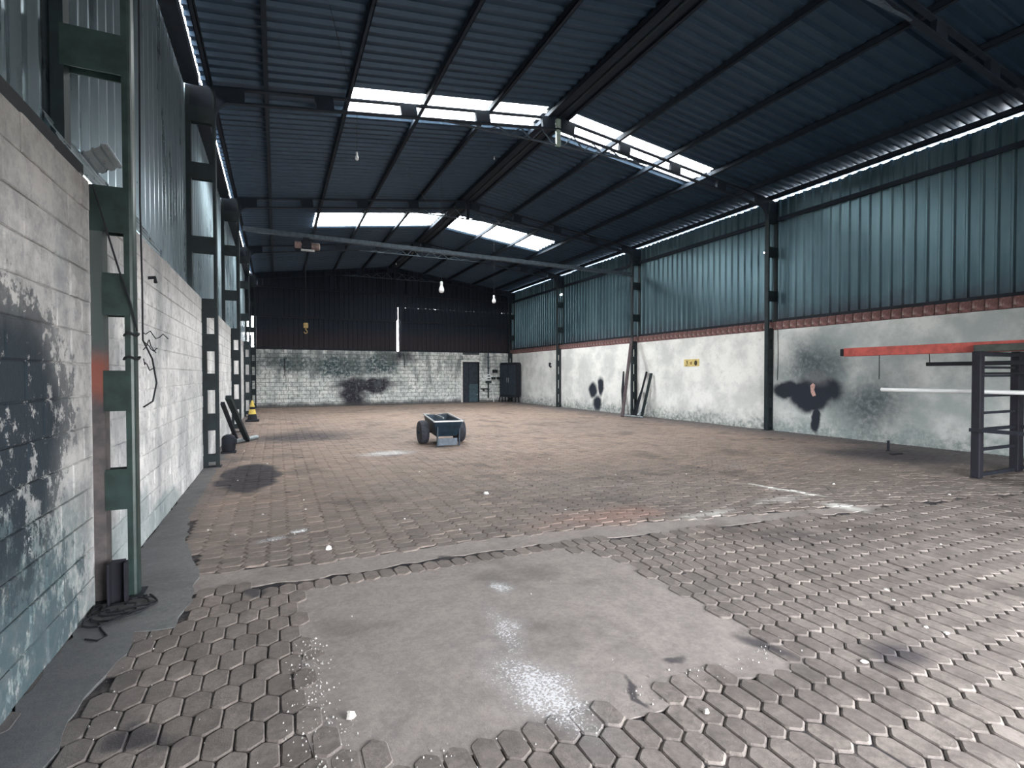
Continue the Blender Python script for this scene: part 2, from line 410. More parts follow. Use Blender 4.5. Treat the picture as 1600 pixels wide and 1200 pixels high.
# --- floor materials share the same stains and painted shade, in world coordinates
def floor_mat(name, ca, cb, warm, isl=True):
    t = NT(name); wv = t.warp(.35, 3.0, 6); wv2 = t.warp(1.6, .7, 5)
    n1 = t.noise(.9, 7, .65); n2 = t.noise(6, 7, .75); n3 = t.noise(110, 3, .6); n0 = t.noise(.28, 4, .5); n4 = t.noise(28, 5, .75)
    x, y, z = t.xyz()
    c = t.mix(t.rng(t.math('ADD', t.math('MULTIPLY', n2, .6), t.math('MULTIPLY', n4, .4)), .38, .62), ca, cb)
    wf = t.math('MULTIPLY', t.rng(t.math('ADD', y, t.math('MULTIPLY', n1, 5.0)), 4.0, 12, 0, 1), t.rng(n0, .3, .6, .65, 1))
    wm = t.mix(t.rng(n4, .35, .65), tuple(q * .72 for q in warm), warm)
    c = t.mix(wf, c, wm)
    if isl:
        r = t.n('ShaderNodeNewGeometry').outputs['Random Per Island']; oi = t.n('ShaderNodeObjectInfo').outputs['Random']
        rr = t.math('FRACT', t.math('ADD', r, t.math('MULTIPLY', oi, 7.0)))
        c = t.mix(t.math('MULTIPLY', rr, .45), c, tuple(q * .70 for q in ca))
    c = t.mix(t.rng(n1, .50, .66, 0, .55), c, tuple(q * .42 for q in ca))
    c = t.mix(t.rng(t.noise(1.7, 7, .7), .55, .72, 0, .45), c, tuple(min(1, q * 1.18) for q in cb))
    # oily and sooty patches; the one by the right wall is mostly painted shade
    dk = t.mx(t.blob((10.4, 5.6, 0), (1.5, 1.6, 1), wv2, inner=.3, outer=1.2),
              t.blob((.5, 13.5, 0), (1.6, 1.5, 1), wv2, inner=.2, outer=1.2), t.blob((1.24, 4.03, 0), (.07, .09, 1), wv, inner=.6, outer=1.2),
              t.blob((-.17, 3.95, 0), (.08, .12, 1), wv, inner=.6, outer=1.2), t.blob((3.0, 1.62, 0), (.22, .16, 1), wv, inner=.4, outer=1.3),
              t.blob((-.55, 2.55, 0), (.12, .1, 1), wv, inner=.5, outer=1.3), t.blob((1.90, 2.08, 0), (.07, .05, 1), wv, inner=.4, outer=1.2), t.blob((2.45, 1.95, 0), (.07, .16, 1), wv, inner=.3, outer=1.3), t.blob((1.55, 1.93, 0), (.03, .12, 1), wv, inner=.4, outer=1.2), t.math('MULTIPLY', t.blob((4.3, 2.95, 0), (.5, .25, 1), wv2, inner=.1, outer=1.3), .5))
    c = t.mix(t.math('MULTIPLY', dk, t.rng(n2, .25, .5, .55, .85)), c, (.035, .032, .042))
    c = t.mix(t.math('MULTIPLY', t.blob((-.38, 8.55, 0), (.42, 1.2, 1), wv, inner=.85, outer=1.1), .96), c, (.022, .018, .026))
    rd = t.blob((3.15, 4.5, 0), (.75, .45, 1), wv2, inner=.1, outer=1.2)
    c = t.mix(t.math('MULTIPLY', rd, .6), c, (.36, .21, .17))
    edge = t.mx(t.rng(x, XL + .05, XL + .6, .6, 0), t.rng(x, XR - 2.0, XR - .2, 0, .85), t.rng(y, YF - 1.3, YF - .2, 0, .85))  # darker along the walls; on the right this is mostly shade painted in
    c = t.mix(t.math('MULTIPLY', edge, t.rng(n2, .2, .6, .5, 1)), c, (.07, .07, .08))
    # white powder
    sp = t.noise(75, 4, .7)
    pw = t.mx(t.blob((1.13, 2.15, 0), (.19, .50, 1), wv, rot=(0, 0, R(8)), inner=.05, outer=1.4), t.math('MULTIPLY', t.blob((1.22, 2.75, 0), (.12, .4, 1), wv, inner=.1, outer=1.2), .75),
              t.blob((1.43, 3.32, 0), (.09, .12, 1), wv, inner=.1, outer=1.2), t.math('MULTIPLY', t.blob((1.9, 9.9, 0), (.75, .42, 1), wv, inner=.2, outer=1.2), .85),
              t.blob((.2, 5.3, 0), (.12, .07, 1), wv, inner=.2, outer=1.2), t.math('MULTIPLY', t.blob((-.02, 5.15, 0), (.28, .08, 1), wv, inner=.1, outer=1.2), .8))
    c = t.mix(t.math('MULTIPLY', pw, .30), c, (.55, .56, .60))
    c = t.mix(t.rng(t.math('ADD', t.math('MULTIPLY', pw, .28), sp), .70, .80, 0, .9), c, (.80, .81, .84))
    ln = t.mx(t.blob((5.98, 4.55, 0), (.07, .62, 1), wv, rot=(0, 0, R(17)), inner=.4, outer=1.1), t.blob((5.85, 3.7, 0), (.16, .3, 1), wv, inner=.1, outer=1.2),
              t.math('MULTIPLY', t.blob((4.2, 4.1, 0), (.5, .1, 1), wv, inner=.1, outer=1.2), .6), t.math('MULTIPLY', t.blob((5.5, 4.2, 0), (.6, .12, 1), wv, inner=.1, outer=1.2), .4))
    c = t.mix(t.math('MULTIPLY', ln, t.rng(sp, .3, .55, .35, 1)), c, (.80, .79, .75))
    c = t.mix(t.rng(t.noise(70, 2, .5), .79, .82, 0, .7), c, (.5, .5, .5))
    t.bump(t.math('ADD', t.math('MULTIPLY', n3, .5), n2), .45, .008)
    return t.fin(c, t.rng(n2, .3, .7, .62, .85))


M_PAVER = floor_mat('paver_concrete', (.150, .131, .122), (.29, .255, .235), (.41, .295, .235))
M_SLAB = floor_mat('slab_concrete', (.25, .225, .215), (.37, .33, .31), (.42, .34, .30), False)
t = NT('joint_dirt')
n1 = t.noise(3.5, 6, .7); n2 = t.noise(60, 4, .7)
M_BED = t.fin(t.mix(t.rng(t.math('ADD', t.math('MULTIPLY', n1, .8), t.math('MULTIPLY', n2, .25)), .48, .68), (.028, .026, .032), (.16, .14, .13)), 1)
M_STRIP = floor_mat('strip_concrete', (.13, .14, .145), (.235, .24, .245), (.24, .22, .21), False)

# ------------------------------------------------------------------ floor
fb = MB(); NX, NY = 150, 300
import mathutils
for j in range(NY + 1):
    for i in range(NX + 1):
        x = XL - .25 + (XR - XL + .5) * i / NX; y = YB - 1.0 + (YF - YB + 1.3) * (j / NY) ** 1.6
        q = mathutils.noise.fractal(Vector((x * 2.2, y * 2.2, 0)), .9, 2.0, 4)
        fb.V.append((x, y, -.0110 + .0058 * max(-.8, min(1.0, q * 1.9))))
for j in range(NY):
    for i in range(NX):
        a = j * (NX + 1) + i; fb.F.append((a, a + 1, a + NX + 2, a + NX + 1))
floor = obj('floor', fb, M_BED, fix=False); tag(floor, kind='structure')
SLAB = [(.17, 3.80), (.9, 3.83), (2.08, 3.84), (2.34, 3.72), (2.47, 3.42), (2.50, 2.7), (2.46, 1.80), (2.2, 1.82), (1.9, 1.92), (1.5, 1.86), (1.02, 1.93), (.46, 1.99), (.22, 2.12), (.14, 2.6), (.2, 3.0), (.15, 3.4)]
STRIP = [(XL, YB), (-.66, YB), (-.80, 2.2), (-.84, 2.88), (-.74, 3.35), (-.77, 3.62), (-.56, 3.60), (-.53, 3.95), (-.55, 4.5), (-.72, 5.2), (-.85, 6.2), (-.9, 12), (XL, 12)]
BAND = [(-.62, 4.12), (0, 4.06), (.75, 4.05), (1.3, 4.06), (2.2, 4.0), (3.49, 3.80), (4.9, 3.62), (6.2, 3.45), (6.3, 3.62), (5.0, 3.85), (3.36, 4.15), (2.3, 4.3), (1.18, 4.36), (.4, 4.36), (-.1, 4.42), (-.6, 4.5)]


def inside(p, poly):
    x, y = p; c = False; n = len(poly)
    for i in range(n):
        (x1, y1), (x2, y2) = poly[i], poly[(i + 1) % n]
        if (y1 > y) != (y2 > y) and x < (x2 - x1) * (y - y1) / (y2 - y1) + x1: c = not c
    return c


def slab(name, poly, mat, ztop, sub=.22, jit=.015, grow=0.0):
    pts = []
    n = len(poly)
    for i in range(n):
        a, b = Vector(poly[i]), Vector(poly[(i + 1) % n]); k = max(1, int((b - a).length / sub))
        for j in range(k):
            p = a.lerp(b, j / k); pts.append((p.x + random.uniform(-jit, jit), p.y + random.uniform(-jit, jit)))
    cx = sum(p[0] for p in pts) / len(pts); cy = sum(p[1] for p in pts) / len(pts)
    if grow: pts = [(x + math.copysign(grow, x - cx), y + math.copysign(grow, y - cy)) for x, y in pts]
    mb = MB(); mb.prism(pts, -.05, ztop); return obj(name, mb, mat, floor)


slab('concrete_patch', SLAB, M_SLAB, -.0035, .12, .012, .075)
slab('concrete_edge_strip', STRIP, M_STRIP, .0045, .09, .02)
slab('mortar_band', BAND, M_SLAB, -.0045, .12, .03)

PW, PS, PP = .115, .13, .040     # paver width, straight side, point height
G = .0024                        # half joint


def paver_geo(rotated, seed):
    rnd = random.Random(seed)
    hw, hs = PW / 2 - G, PS / 2
    k = PP - G
    pts = [(0, hs + k), (-hw, hs), (-hw, -hs), (0, -hs - k), (hw, -hs), (hw, hs)]
    pts = [(x + rnd.uniform(-.0015, .0015), y + rnd.uniform(-.0015, .0015)) for x, y in pts]
    rp = []
    for i in range(6):
        p, c_, q = Vector(pts[i - 1]), Vector(pts[i]), Vector(pts[(i + 1) % 6])
        rp.append(tuple(c_ + (p - c_).normalized() * .008)); rp.append(tuple(c_ + (q - c_).normalized() * .008))
    pts = rp
    if rotated: pts = [(y, -x) for x, y in pts]
    b = .006; V = []
    f = 1 - b / (PW / 2)
    for x, y in pts: V.append((x * f, y * f, 0))
    for x, y in pts: V.append((x, y, -.006))
    for x, y in pts: V.append((x, y, -.030))
    n = 12
    area_ = sum(pts[i][0] * pts[(i + 1) % n][1] - pts[(i + 1) % n][0] * pts[i][1] for i in range(n))
    F = [tuple(range(n))] if area_ > 0 else [tuple(reversed(range(n)))]
    for a in (0, n):
        for i in range(n):
            j = (i + 1) % n
            F.append((a + i, a + n + i, a + n + j, a + j) if area_ > 0 else (a + i, a + j, a + n + j, a + n + i))
    return V, F


VAR = {r: [paver_geo(r, s + 11) for s in range(6)] for r in (0, 1)}
MESH = {}
for r in (0, 1):
    for i, (V, F) in enumerate(VAR[r]):
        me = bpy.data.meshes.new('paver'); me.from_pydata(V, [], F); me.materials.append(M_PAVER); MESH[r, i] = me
cells = []
RP = PS + PP
# near field: long side along the hall
for j in range(int((YB - 1.0) / RP), int(4.7 / RP) + 1):
    for i in range(int(-1.2 / PW) - 1, int(12.4 / PW) + 1):
        x = (i + .5 * (j % 2)) * PW; y = j * RP
        lim = 4.22 - .16 * max(0, x - 1.2) * .9
        if y < lim: cells.append((x, y, 0))
# beyond the mortar band: long side across the hall
for i in range(int(-1.3 / RP) - 1, int(12.4 / RP) + 2):
    for j in range(int(2.2 / PW), int(YF / PW) + 1):
        y = (j + .5 * (i % 2)) * PW; x = i * RP
        lim = 4.26 - .16 * max(0, x - 1.2) * .9
        if y >= lim: cells.append((x, y, 1))
good = []
for x, y, r in cells:
    if x < XL - .02 or x > XR + .02 or y > YF: continue
    if inside((x, y), SLAB) or inside((x, y), BAND) or inside((x, y), STRIP): continue
    v = Vector((x, y, 0)) - Vector((0, 0, 1.5)); c = v.dot(_fw); big = 0
    if c > .3:
        px, py = 800 + 800 * v.dot(_r2) / c, 600 - 800 * v.dot(_u2) / c
        if -40 < px < 1640 and py < 1240: big = 1 / c
    good.append((big, x, y, r))
good.sort(reverse=True)
rest = MB()
for k, (big, x, y, r) in enumerate(good):
    h = .0015 + .003 * math.sin(x * 2.1 + 1) * math.sin(y * 1.7) + random.uniform(-.003, .003) - (.004 if random.random() < .06 else 0)
    ang = random.uniform(-.03, .03); v = random.randrange(6)
    tx, ty = random.uniform(-.02, .02), random.uniform(-.02, .02)
    if k < 300:
        o = bpy.data.objects.new('paver', MESH[r, v]); col.objects.link(o); o.parent = floor
        o.location = (x, y, h); o.rotation_euler = (tx, ty, ang)
    else:
        if big == 0 and (y < 0.6 or c < 0) and y < -1.0 and False: continue
        V, F = VAR[r][v]; ca, sa = math.cos(ang), math.sin(ang); n = len(rest.V)
        rest.V.extend([(x + a * ca - b * sa, y + a * sa + b * ca, h + c_ + a * ty * -1 + b * tx) for a, b, c_ in V])
        rest.F.extend([tuple(q + n for q in f) for f in F])
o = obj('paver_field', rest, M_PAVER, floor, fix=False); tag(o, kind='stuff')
print('pavers', len(good))


# ------------------------------------------------------------------ masonry walls
def block_geo(L, H, D, b=.006, rag=0.0, rnd=random):
    """block whose front face looks to +w; u along, v up; returns verts as (u, v, w)"""
    j = lambda: rnd.uniform(-rag, rag)
    fr = [(b + j(), b + j(), 0), (L - b + j(), b + j(), 0), (L - b + j(), H - b + j(), 0), (b + j(), H - b + j(), 0)]
    md = [(0, 0, -b), (L, 0, -b), (L, H, -b), (0, H, -b)]; bk = [(0, 0, -D), (L, 0, -D), (L, H, -D), (0, H, -D)]
    V = fr + md + bk
    F = [(0, 1, 2, 3)] + [(i, i + 4, (i + 1) % 4 + 4, (i + 1) % 4) for i in range(4)] + [(i + 4, i + 8, (i + 1) % 4 + 8, (i + 1) % 4 + 4) for i in range(4)]
    return V, F


def masonry(parent, mat, place, segs, course, L, J, nmax, order, z0=0.0, ncourse=14, H=None, depth=.03, name='block', rag=.004, prot=.004, minl=.04):
    """place(u, v, w) -> xyz ; segs = [(u0,u1)]"""
    H = H or course - J
    items = []
    for c in range(ncourse):
        for (a, b) in segs:
            u = a - (L / 2 if c % 2 else 0)
            while u < b:
                s, e = max(u, a), min(u + L - J, b)
                if e - s > minl: items.append((s, e, z0 + c * course))
                u += L
    items.sort(key=order)
    full = []
    for q in range(5):
        V, F = block_geo(L - J, H, depth, rag=rag); full.append((V, F))
    cache = {}; rest = MB()
    for k, (s, e, zz) in enumerate(items):
        fl = abs((e - s) - (L - J)) < 1e-4
        pr = random.uniform(-prot, prot)
        if k < nmax:
            if fl:
                q = random.randrange(5)
                if ('f', q) not in cache:
                    V, F = full[q]; p0 = Vector(place(0, 0, 0))
                    me = bpy.data.meshes.new(name); me.from_pydata([tuple(Vector(place(*v)) - p0) for v in V], [], F); me.materials.append(mat); cache['f', q] = me
                me = cache['f', q]
            else:
                V, F = block_geo(e - s, H, depth, rag=rag); p0 = Vector(place(0, 0, 0))
                me = bpy.data.meshes.new(name); me.from_pydata([tuple(Vector(place(*v)) - p0) for v in V], [], F); me.materials.append(mat)
            o = bpy.data.objects.new(name, me); col.objects.link(o); o.parent = parent; o.location = place(s, zz, pr)
        else:
            V, F = full[random.randrange(5)] if fl else block_geo(e - s, H, depth, rag=rag)
            rest.add([place(v[0] + s, v[1] + zz, v[2] + pr) for v in V], F)
    if rest.V:
        tag(obj(name + '_field', rest, mat, parent), kind='stuff')


def yseg(y0, y1, gaps):
    out = []; a = y0
    for g0, g1 in gaps:
        if g0 > a: out.append((a, min(g0, y1)))
        a = g1
    if a < y1: out.append((a, y1))
    return out


gaps = [(y - .10, y + .12) for y in FR[:4]] + [(FR[4] - .05, FR[4] + .4)]
mb = MB()
mb.b2(XL - .20, XL - .012, YB, YF, -.1, ZW - .01)
wall_left = obj('wall_left', mb, M_LEFT); tag(wall_left, kind='structure')
masonry(wall_left, M_LEFT, lambda u, v, w_: (XL + w_, u, v), yseg(YB, YF - .02, gaps), .1972, .40, .008, 300, lambda q: (max(0, 2.0 - q[0]) * 10 + q[0]) + 0.0 * q[2])

mb = MB(); mb.b2(XR, XR + .2, YB, YF, -.1, ZW - .06)
nY = 120
wall_right = obj('wall_right', mb, M_RIGHT); tag(wall_right, kind='structure')
# brick course on top of the plastered wall
bk = []
for q in range(6):
    V, F = block_geo(.192, .215, .21, b=.008, rag=.004)
    me = bpy.data.meshes.new('brick'); me.from_pydata([(-v[2], v[0], v[1]) for v in V], [], F); me.materials.append(M_BRICK); bk.append(me)
y = YB
while y < YF - .2:
    o = bpy.data.objects.new('brick', bk[random.randrange(6)]); col.objects.link(o); o.parent = wall_right
    o.location = (XR - .015 + random.uniform(-.006, .006), y, 2.705 + random.uniform(-.006, .006)); y += .203
obj('mortar_bed', MB().b2(XR + .01, XR + .2, YB, YF, 2.68, 2.925), M_MORTAR, wall_right)
# exposed brick where the plaster fell off inside the soot mark
obj('exposed_brick', MB().prism([(8.42, .98), (8.50, .95), (8.55, 1.05), (8.57, 1.22), (8.50, 1.29), (8.44, 1.24), (8.47, 1.12)], XR - .012, XR + .01, lambda a, b, c: (c, a, b)), simple('pink_exposed_brick', (.52, .33, .29), .9, 0, .35, 30), wall_right)

mb = MB()
mb.b2(XL - .2, 9.36, YF + .012, YF + .2, -.1, ZW - .01); mb.b2(10.30, XR + .2, YF + .012, YF + .2, -.1, ZW - .01); mb.b2(9.36, 10.30, YF + .012, YF + .2, 2.24, ZW - .01)
wall_far = obj('wall_far', mb, M_MORTAR); tag(wall_far, kind='structure')
segA = [(XL, 9.34)]; segB = [(10.32, XR)]
pf = lambda u, v, w_: (u, YF - w_, v)
key = lambda q: (q[2], abs(q[0] - 4))
masonry(wall_far, M_FAR, pf, segA, .1972, .40, .016, 300, key, rag=.006, prot=.006)
masonry(wall_far, M_FAR, pf, segB, .1972, .40, .016, 70, key, rag=.006, prot=.006)
masonry(wall_far, M_FAR, pf, [(9.34, 10.32)], .1972, .40, .010, 70, key, z0=2.25, ncourse=2, rag=.006, prot=.006)

# the wall with the wide entrance, behind the camera
mb = MB(); mb.b2(XL - .25, 1.4, YB - .2, YB, 0, 6.4); mb.b2(7.8, XR + .2, YB - .2, YB, 0, 6.4); mb.b2(1.4, 7.8, YB - .2, YB, 2.4, 7.1)
wall_near = obj('wall_near', mb, M_CONC_B); tag(wall_near, kind='structure')
mb = MB(); mb.b2(-30, 45, -40, YB - .2, -.4, -.03)
yard = obj('ground_outside', mb, simple('yard_concrete', (.34, .33, .31), .9)); tag(yard, kind='structure')


# ------------------------------------------------------------------ profiled sheets
def profile(width, pitch=.23, top=.032, slope=.026, h=.042, lap=.02):
    pts = [(0, 0)]
    n = round(width / pitch)
    for k in range(n):
        b = k * pitch; f = (pitch - top - 2 * slope)
        pts += [(b + f / 2, 0), (b + f / 2 + slope, h), (b + f / 2 + slope + top, h), (b + f / 2 + 2 * slope + top, 0)]
    pts.append((n * pitch, 0)); pts[0] = (-lap, 0); pts[-1] = (pts[-1][0] + lap, 0); return pts


def sheet_geo(width, v0, v1, holes=(), thick=0, **kw):
    P = profile(width, **kw); V = []; F = []
    for i in range(len(P) - 1):
        (u0, w0), (u1, w1) = P[i], P[i + 1]
        if u1 - u0 < 1e-5: continue
        rngs = [(v0, v1)]
        for (a, b, c, d) in holes:
            if u0 < b and u1 > a:
                nr = []
                for r0, r1 in rngs:
                    if c > r0: nr.append((r0, min(c, r1)))
                    if d < r1: nr.append((max(d, r0), r1))
                rngs = nr
        for r0, r1 in rngs:
            n = len(V); V += [(u0, r0, w0), (u1, r0, w1), (u1, r1, w1), (u0, r1, w0)]; F.append((n, n + 1, n + 2, n + 3))
    return V, F


def sheets(parent, mat, place, u0, u1, v0, v1, wd=.69, name='cladding_sheet', jit=.0, holes=None):
    cache = None; u = u0; k = 0
    p0 = Vector(place(0, 0, 0))
    while u < u1 - .05:
        W = wd if u + wd <= u1 + .06 else round((u1 - u) / .23) * .23
        if W < .2: break
        hs = (holes or {}).get(k)
        if W == wd and not hs:
            if cache is None:
                V, F = sheet_geo(W, v0, v1); cache = bpy.data.meshes.new(name); cache.from_pydata([tuple(Vector(place(*v)) - p0) for v in V], [], F); cache.materials.append(mat)
            me = cache
        else:
            V, F = sheet_geo(W, v0, v1, hs or ()); me = bpy.data.meshes.new(name); me.from_pydata([tuple(Vector(place(*v)) - p0) for v in V], [], F); me.materials.append(mat)
        o = bpy.data.objects.new(name, me); col.objects.link(o); o.parent = parent
        o.location = place(u, random.uniform(-jit, jit), random.uniform(0, .006)); u += W; k += 1


# left side sheeting (ribs towards the hall)
pl_ = lambda u, v, w_: (SXL + w_, u, v)
sheets(wall_left, M_SHEET_L, pl_, YB, 4.41, 2.80, 6.255, jit=.01)
sheets(wall_left, M_SHEET_L, pl_, 4.41, 6.48, 3.14, 6.255, jit=.01)
sheets(wall_left, M_SHEET_L, pl_, 6.48, YF, 2.80, 6.25, jit=.02)
# right side sheeting
prr = lambda u, v, w_: (SXR - w_, u, v)
sheets(wall_right, M_SHEET_R, prr, YB, YF, 2.93, 6.215, jit=.012, holes={17: [(.1, .13, 4.86, 4.9)], 33: [(.3, .33, 5.3, 5.36)]})
# far gable sheeting in three tiers, sooty
fs = lambda u, v, w_: (u, YF + .09 - w_, v)
sheets(wall_far, M_FARSHEET, fs, -.95, 5.77, 2.72, 4.37)
sheets(wall_far, M_FARSHEET, fs, -1.36, 5.77, 4.35, 5.75)
sheets(wall_far, M_FARSHEET, fs, 5.84, XR + .35, 2.72, 5.055, holes={0: [(.345, .35, 5.037, 5.2)], 1: [(.345, .35, 5.04, 5.2)], 2: [(.575, .58, 5.035, 5.2)], 8: [(.345, .35, 5.037, 5.2)]})
mb = MB(); mb.prism([(-1.5, 5.05), (5.80, 5.05), (5.80, 5.75), (-1.5, 5.75)], YF + .10, YF + .12, lambda a, b, c: (a, c, b))
sheets(wall_far, M_FARSHEET, fs, 5.77, XR + .35, 5.05, 5.75)
k = 0; u = -1.35
while u < XR + .1:                       # gable top: each sheet cut to the slope
    zt = min(zr(u), zr(u + .69)) + (0.0) - .0
    V, F = sheet_geo(.69, 5.70, 1.0)
    V = [(a, (5.70 if b == 5.70 else zr(u + a) + .02), c) for a, b, c in V]
    mb = MB().add([(u + a, YF + .10 - c, b) for a, b, c in V], F); obj('gable_sheet', mb, M_FARSHEET, wall_far, fix=False); u += .69
# far wall girts
for z_ in (3.28, 3.82, 4.85, 5.3):
    obj('lap_strip', MB().b2(-.9, 5.76, YF + .035, YF + .048, z_ - .012, z_ + .012), M_FARSHEET, wall_far)
    obj('lap_strip', MB().b2(5.84, XR, YF + .035, YF + .048, z_ - .05, z_ - .026), M_FARSHEET, wall_far)
for z_ in (2.80, 4.32, 5.72):
    obj('girt', MB().b2(-1.3, 5.7, YF - .02, YF + .05, z_ - .04, z_ + .04), M_DARK, wall_far)
    obj('girt', MB().b2(5.9, XR, YF - .02, YF + .05, z_ - .04, z_ + .04), M_DARK, wall_far)
# broken corner cladding strips beside the bright gap
obj('corner_strip', MB().b2(-1.15, -1.06, YF + .02, YF + .04, 3.55, 4.36), M_DARK, wall_far)
obj('corner_strip', MB().b2(-1.16, -1.07, YF + .02, YF + .04, 2.76, 3.42), M_DARK, wall_far)

# side girts and eaves beams
for (a, b) in ((YB, FR[0] - .1), (FR[0] + .1, FR[1] - .1), (FR[1] + .1, FR[2] - .1), (FR[2] + .1, FR[3] - .1), (FR[3] + .1, FR[4])):
    obj('girt', MB().b2(SXL + .05, SXL + .12, 6.6 if a > 4.3 and a < 5 else a, b, ZW - .0, ZW + .07), M_DARK, wall_left)
    obj('eave_beam', MB().b2(SXL + .04, XL + .0, a, b, 6.13, 6.288), M_PURL, wall_left)
    obj('girt', MB().b2(SXR - .10, SXR - .035, a, b, 2.925, 3.0), M_DARK, wall_right)
    obj('girt', MB().b2(SXR - .10, SXR - .035, a, b, 5.62, 5.72), M_PURL, wall_right)
obj('sill_angle', MB().b2(XL - .14, XL - .02, YB, 4.13, ZW - .008, ZW + .085), M_BLACK, wall_left)
# pulled-away flashing along the left wall top
V, F = sheet_geo(.40, 0, 1, pitch=.10, top=.02, slope=.012, h=.012, lap=0)


def flash(a, b, c):          # a across (0 = hall side edge), b along, c proud
    tt = a / .40; y = 4.06 + 2.48 * b
    return (-1.105 - .21 * tt + c, y, 2.775 + .012 * math.sin(3.14 * b) * 1.6 + .39 * tt)


obj('loose_flashing_sheet', MB().add([flash(*v) for v in V], F), M_SHEET_L, wall_left, fix=False)

# ------------------------------------------------------------------ roof
ceiling = thing('ceiling', None, None, kind='structure')
pr_l = lambda u, v, w_: (v, u, zr(v) - w_ + .004)


def roof_side(y0, y1, x0, x1, mat, name, n=None):
    """sheets with ribs running down the slope, u along the hall"""
    n = n or max(1, round((y1 - y0) / .69)); W = (y1 - y0) / n; p = W / 3
    V, F = sheet_geo(W, 0, 1, pitch=p, h=.058); s = (zr(x1) - zr(x0)) / (x1 - x0)
    me = bpy.data.meshes.new(name)
    me.from_pydata([(b * (x1 - x0), a, s * b * (x1 - x0) - c) for a, b, c in V], [], F); me.materials.append(mat)
    for k in range(n):
        o = bpy.data.objects.new(name, me); col.objects.link(o); o.parent = ceiling
        o.location = (x0, y0 + k * W, zr(x0) + .050 + random.uniform(0, .002))


XEL, XER = XL + .006, XR + .35
bands = [(YB - .2, 9.56), (10.50, 17.28), (18.82, YF + .3)]
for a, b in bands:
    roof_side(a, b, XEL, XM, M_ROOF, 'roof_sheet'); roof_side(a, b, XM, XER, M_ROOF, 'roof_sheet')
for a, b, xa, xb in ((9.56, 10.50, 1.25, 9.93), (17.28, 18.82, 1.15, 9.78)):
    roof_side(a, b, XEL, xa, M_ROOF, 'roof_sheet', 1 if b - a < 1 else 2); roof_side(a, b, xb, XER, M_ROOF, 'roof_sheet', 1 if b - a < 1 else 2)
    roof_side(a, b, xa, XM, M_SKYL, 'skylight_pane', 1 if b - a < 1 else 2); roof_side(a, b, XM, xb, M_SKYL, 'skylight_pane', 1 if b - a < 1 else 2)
# flashing that closes the left eave outside, with light slots between the ribs
obj('ridge_cap', MB().prism([(XM - .30, zr(XM - .3) + .05), (XM, 7.21), (XM + .30, zr(XM - .3) + .05), (XM, 7.185)], YB - .2, YF + .2, lambda a, b, c: (a, c, b)), M_ROOF, ceiling)
obj('ridge_flashing', MB().b2(5.36, 5.74, YB, YF, 7.055, 7.062), M_PURL, ceiling)
for x_ in (5.55,):
    obj('ridge_conduit', MB().tube([(x_, YB, 7.03), (x_, YF, 7.03)], .022, 8), M_STEEL, ceiling, True)
PX = [-.95, -.12, 1.22, 2.62, 3.98, 5.33, 5.77, 7.15, 8.55, 9.93, 11.28, 12.12]
for x_ in PX:
    d = .11; s = SLOPE if x_ < XM else -SLOPE
    mb = MB(); z0 = zr(x_) - .005
    # lipped channel purlin
    for (p0, p1) in (((x_ - .035, z0 - d), (x_ + .035, z0 - d + .012)), ((x_ - .035, z0 - .012), (x_ + .035, z0)), ((x_ - .035, z0 - d), (x_ - .023, z0)), ((x_ + .023, z0 - d), (x_ + .035, z0 - d + .03))):
        mb.b2(p0[0], p1[0], YB, YF, p0[1], p1[1])
    obj('purlin', mb, M_PURL, ceiling)


# ------------------------------------------------------------------ portal frames
def channel(mb, x0, x1, y, z0, z1, t_=.006, wy=.11, openside=1):
    """upright C: web in plane x, flanges in y"""
    mb.b2(x0, x1, y - wy / 2, y - wy / 2 + .012, z0, z1); mb.b2(x0, x1, y + wy / 2 - .012, y + wy / 2, z0, z1)
    if openside > 0: mb.b2(x1 - .010, x1, y - wy / 2 + .012, y + wy / 2 - .012, z0, z1)
    else: mb.b2(x0, x0 + .010, y - wy / 2 + .012, y + wy / 2 - .012, z0, z1)


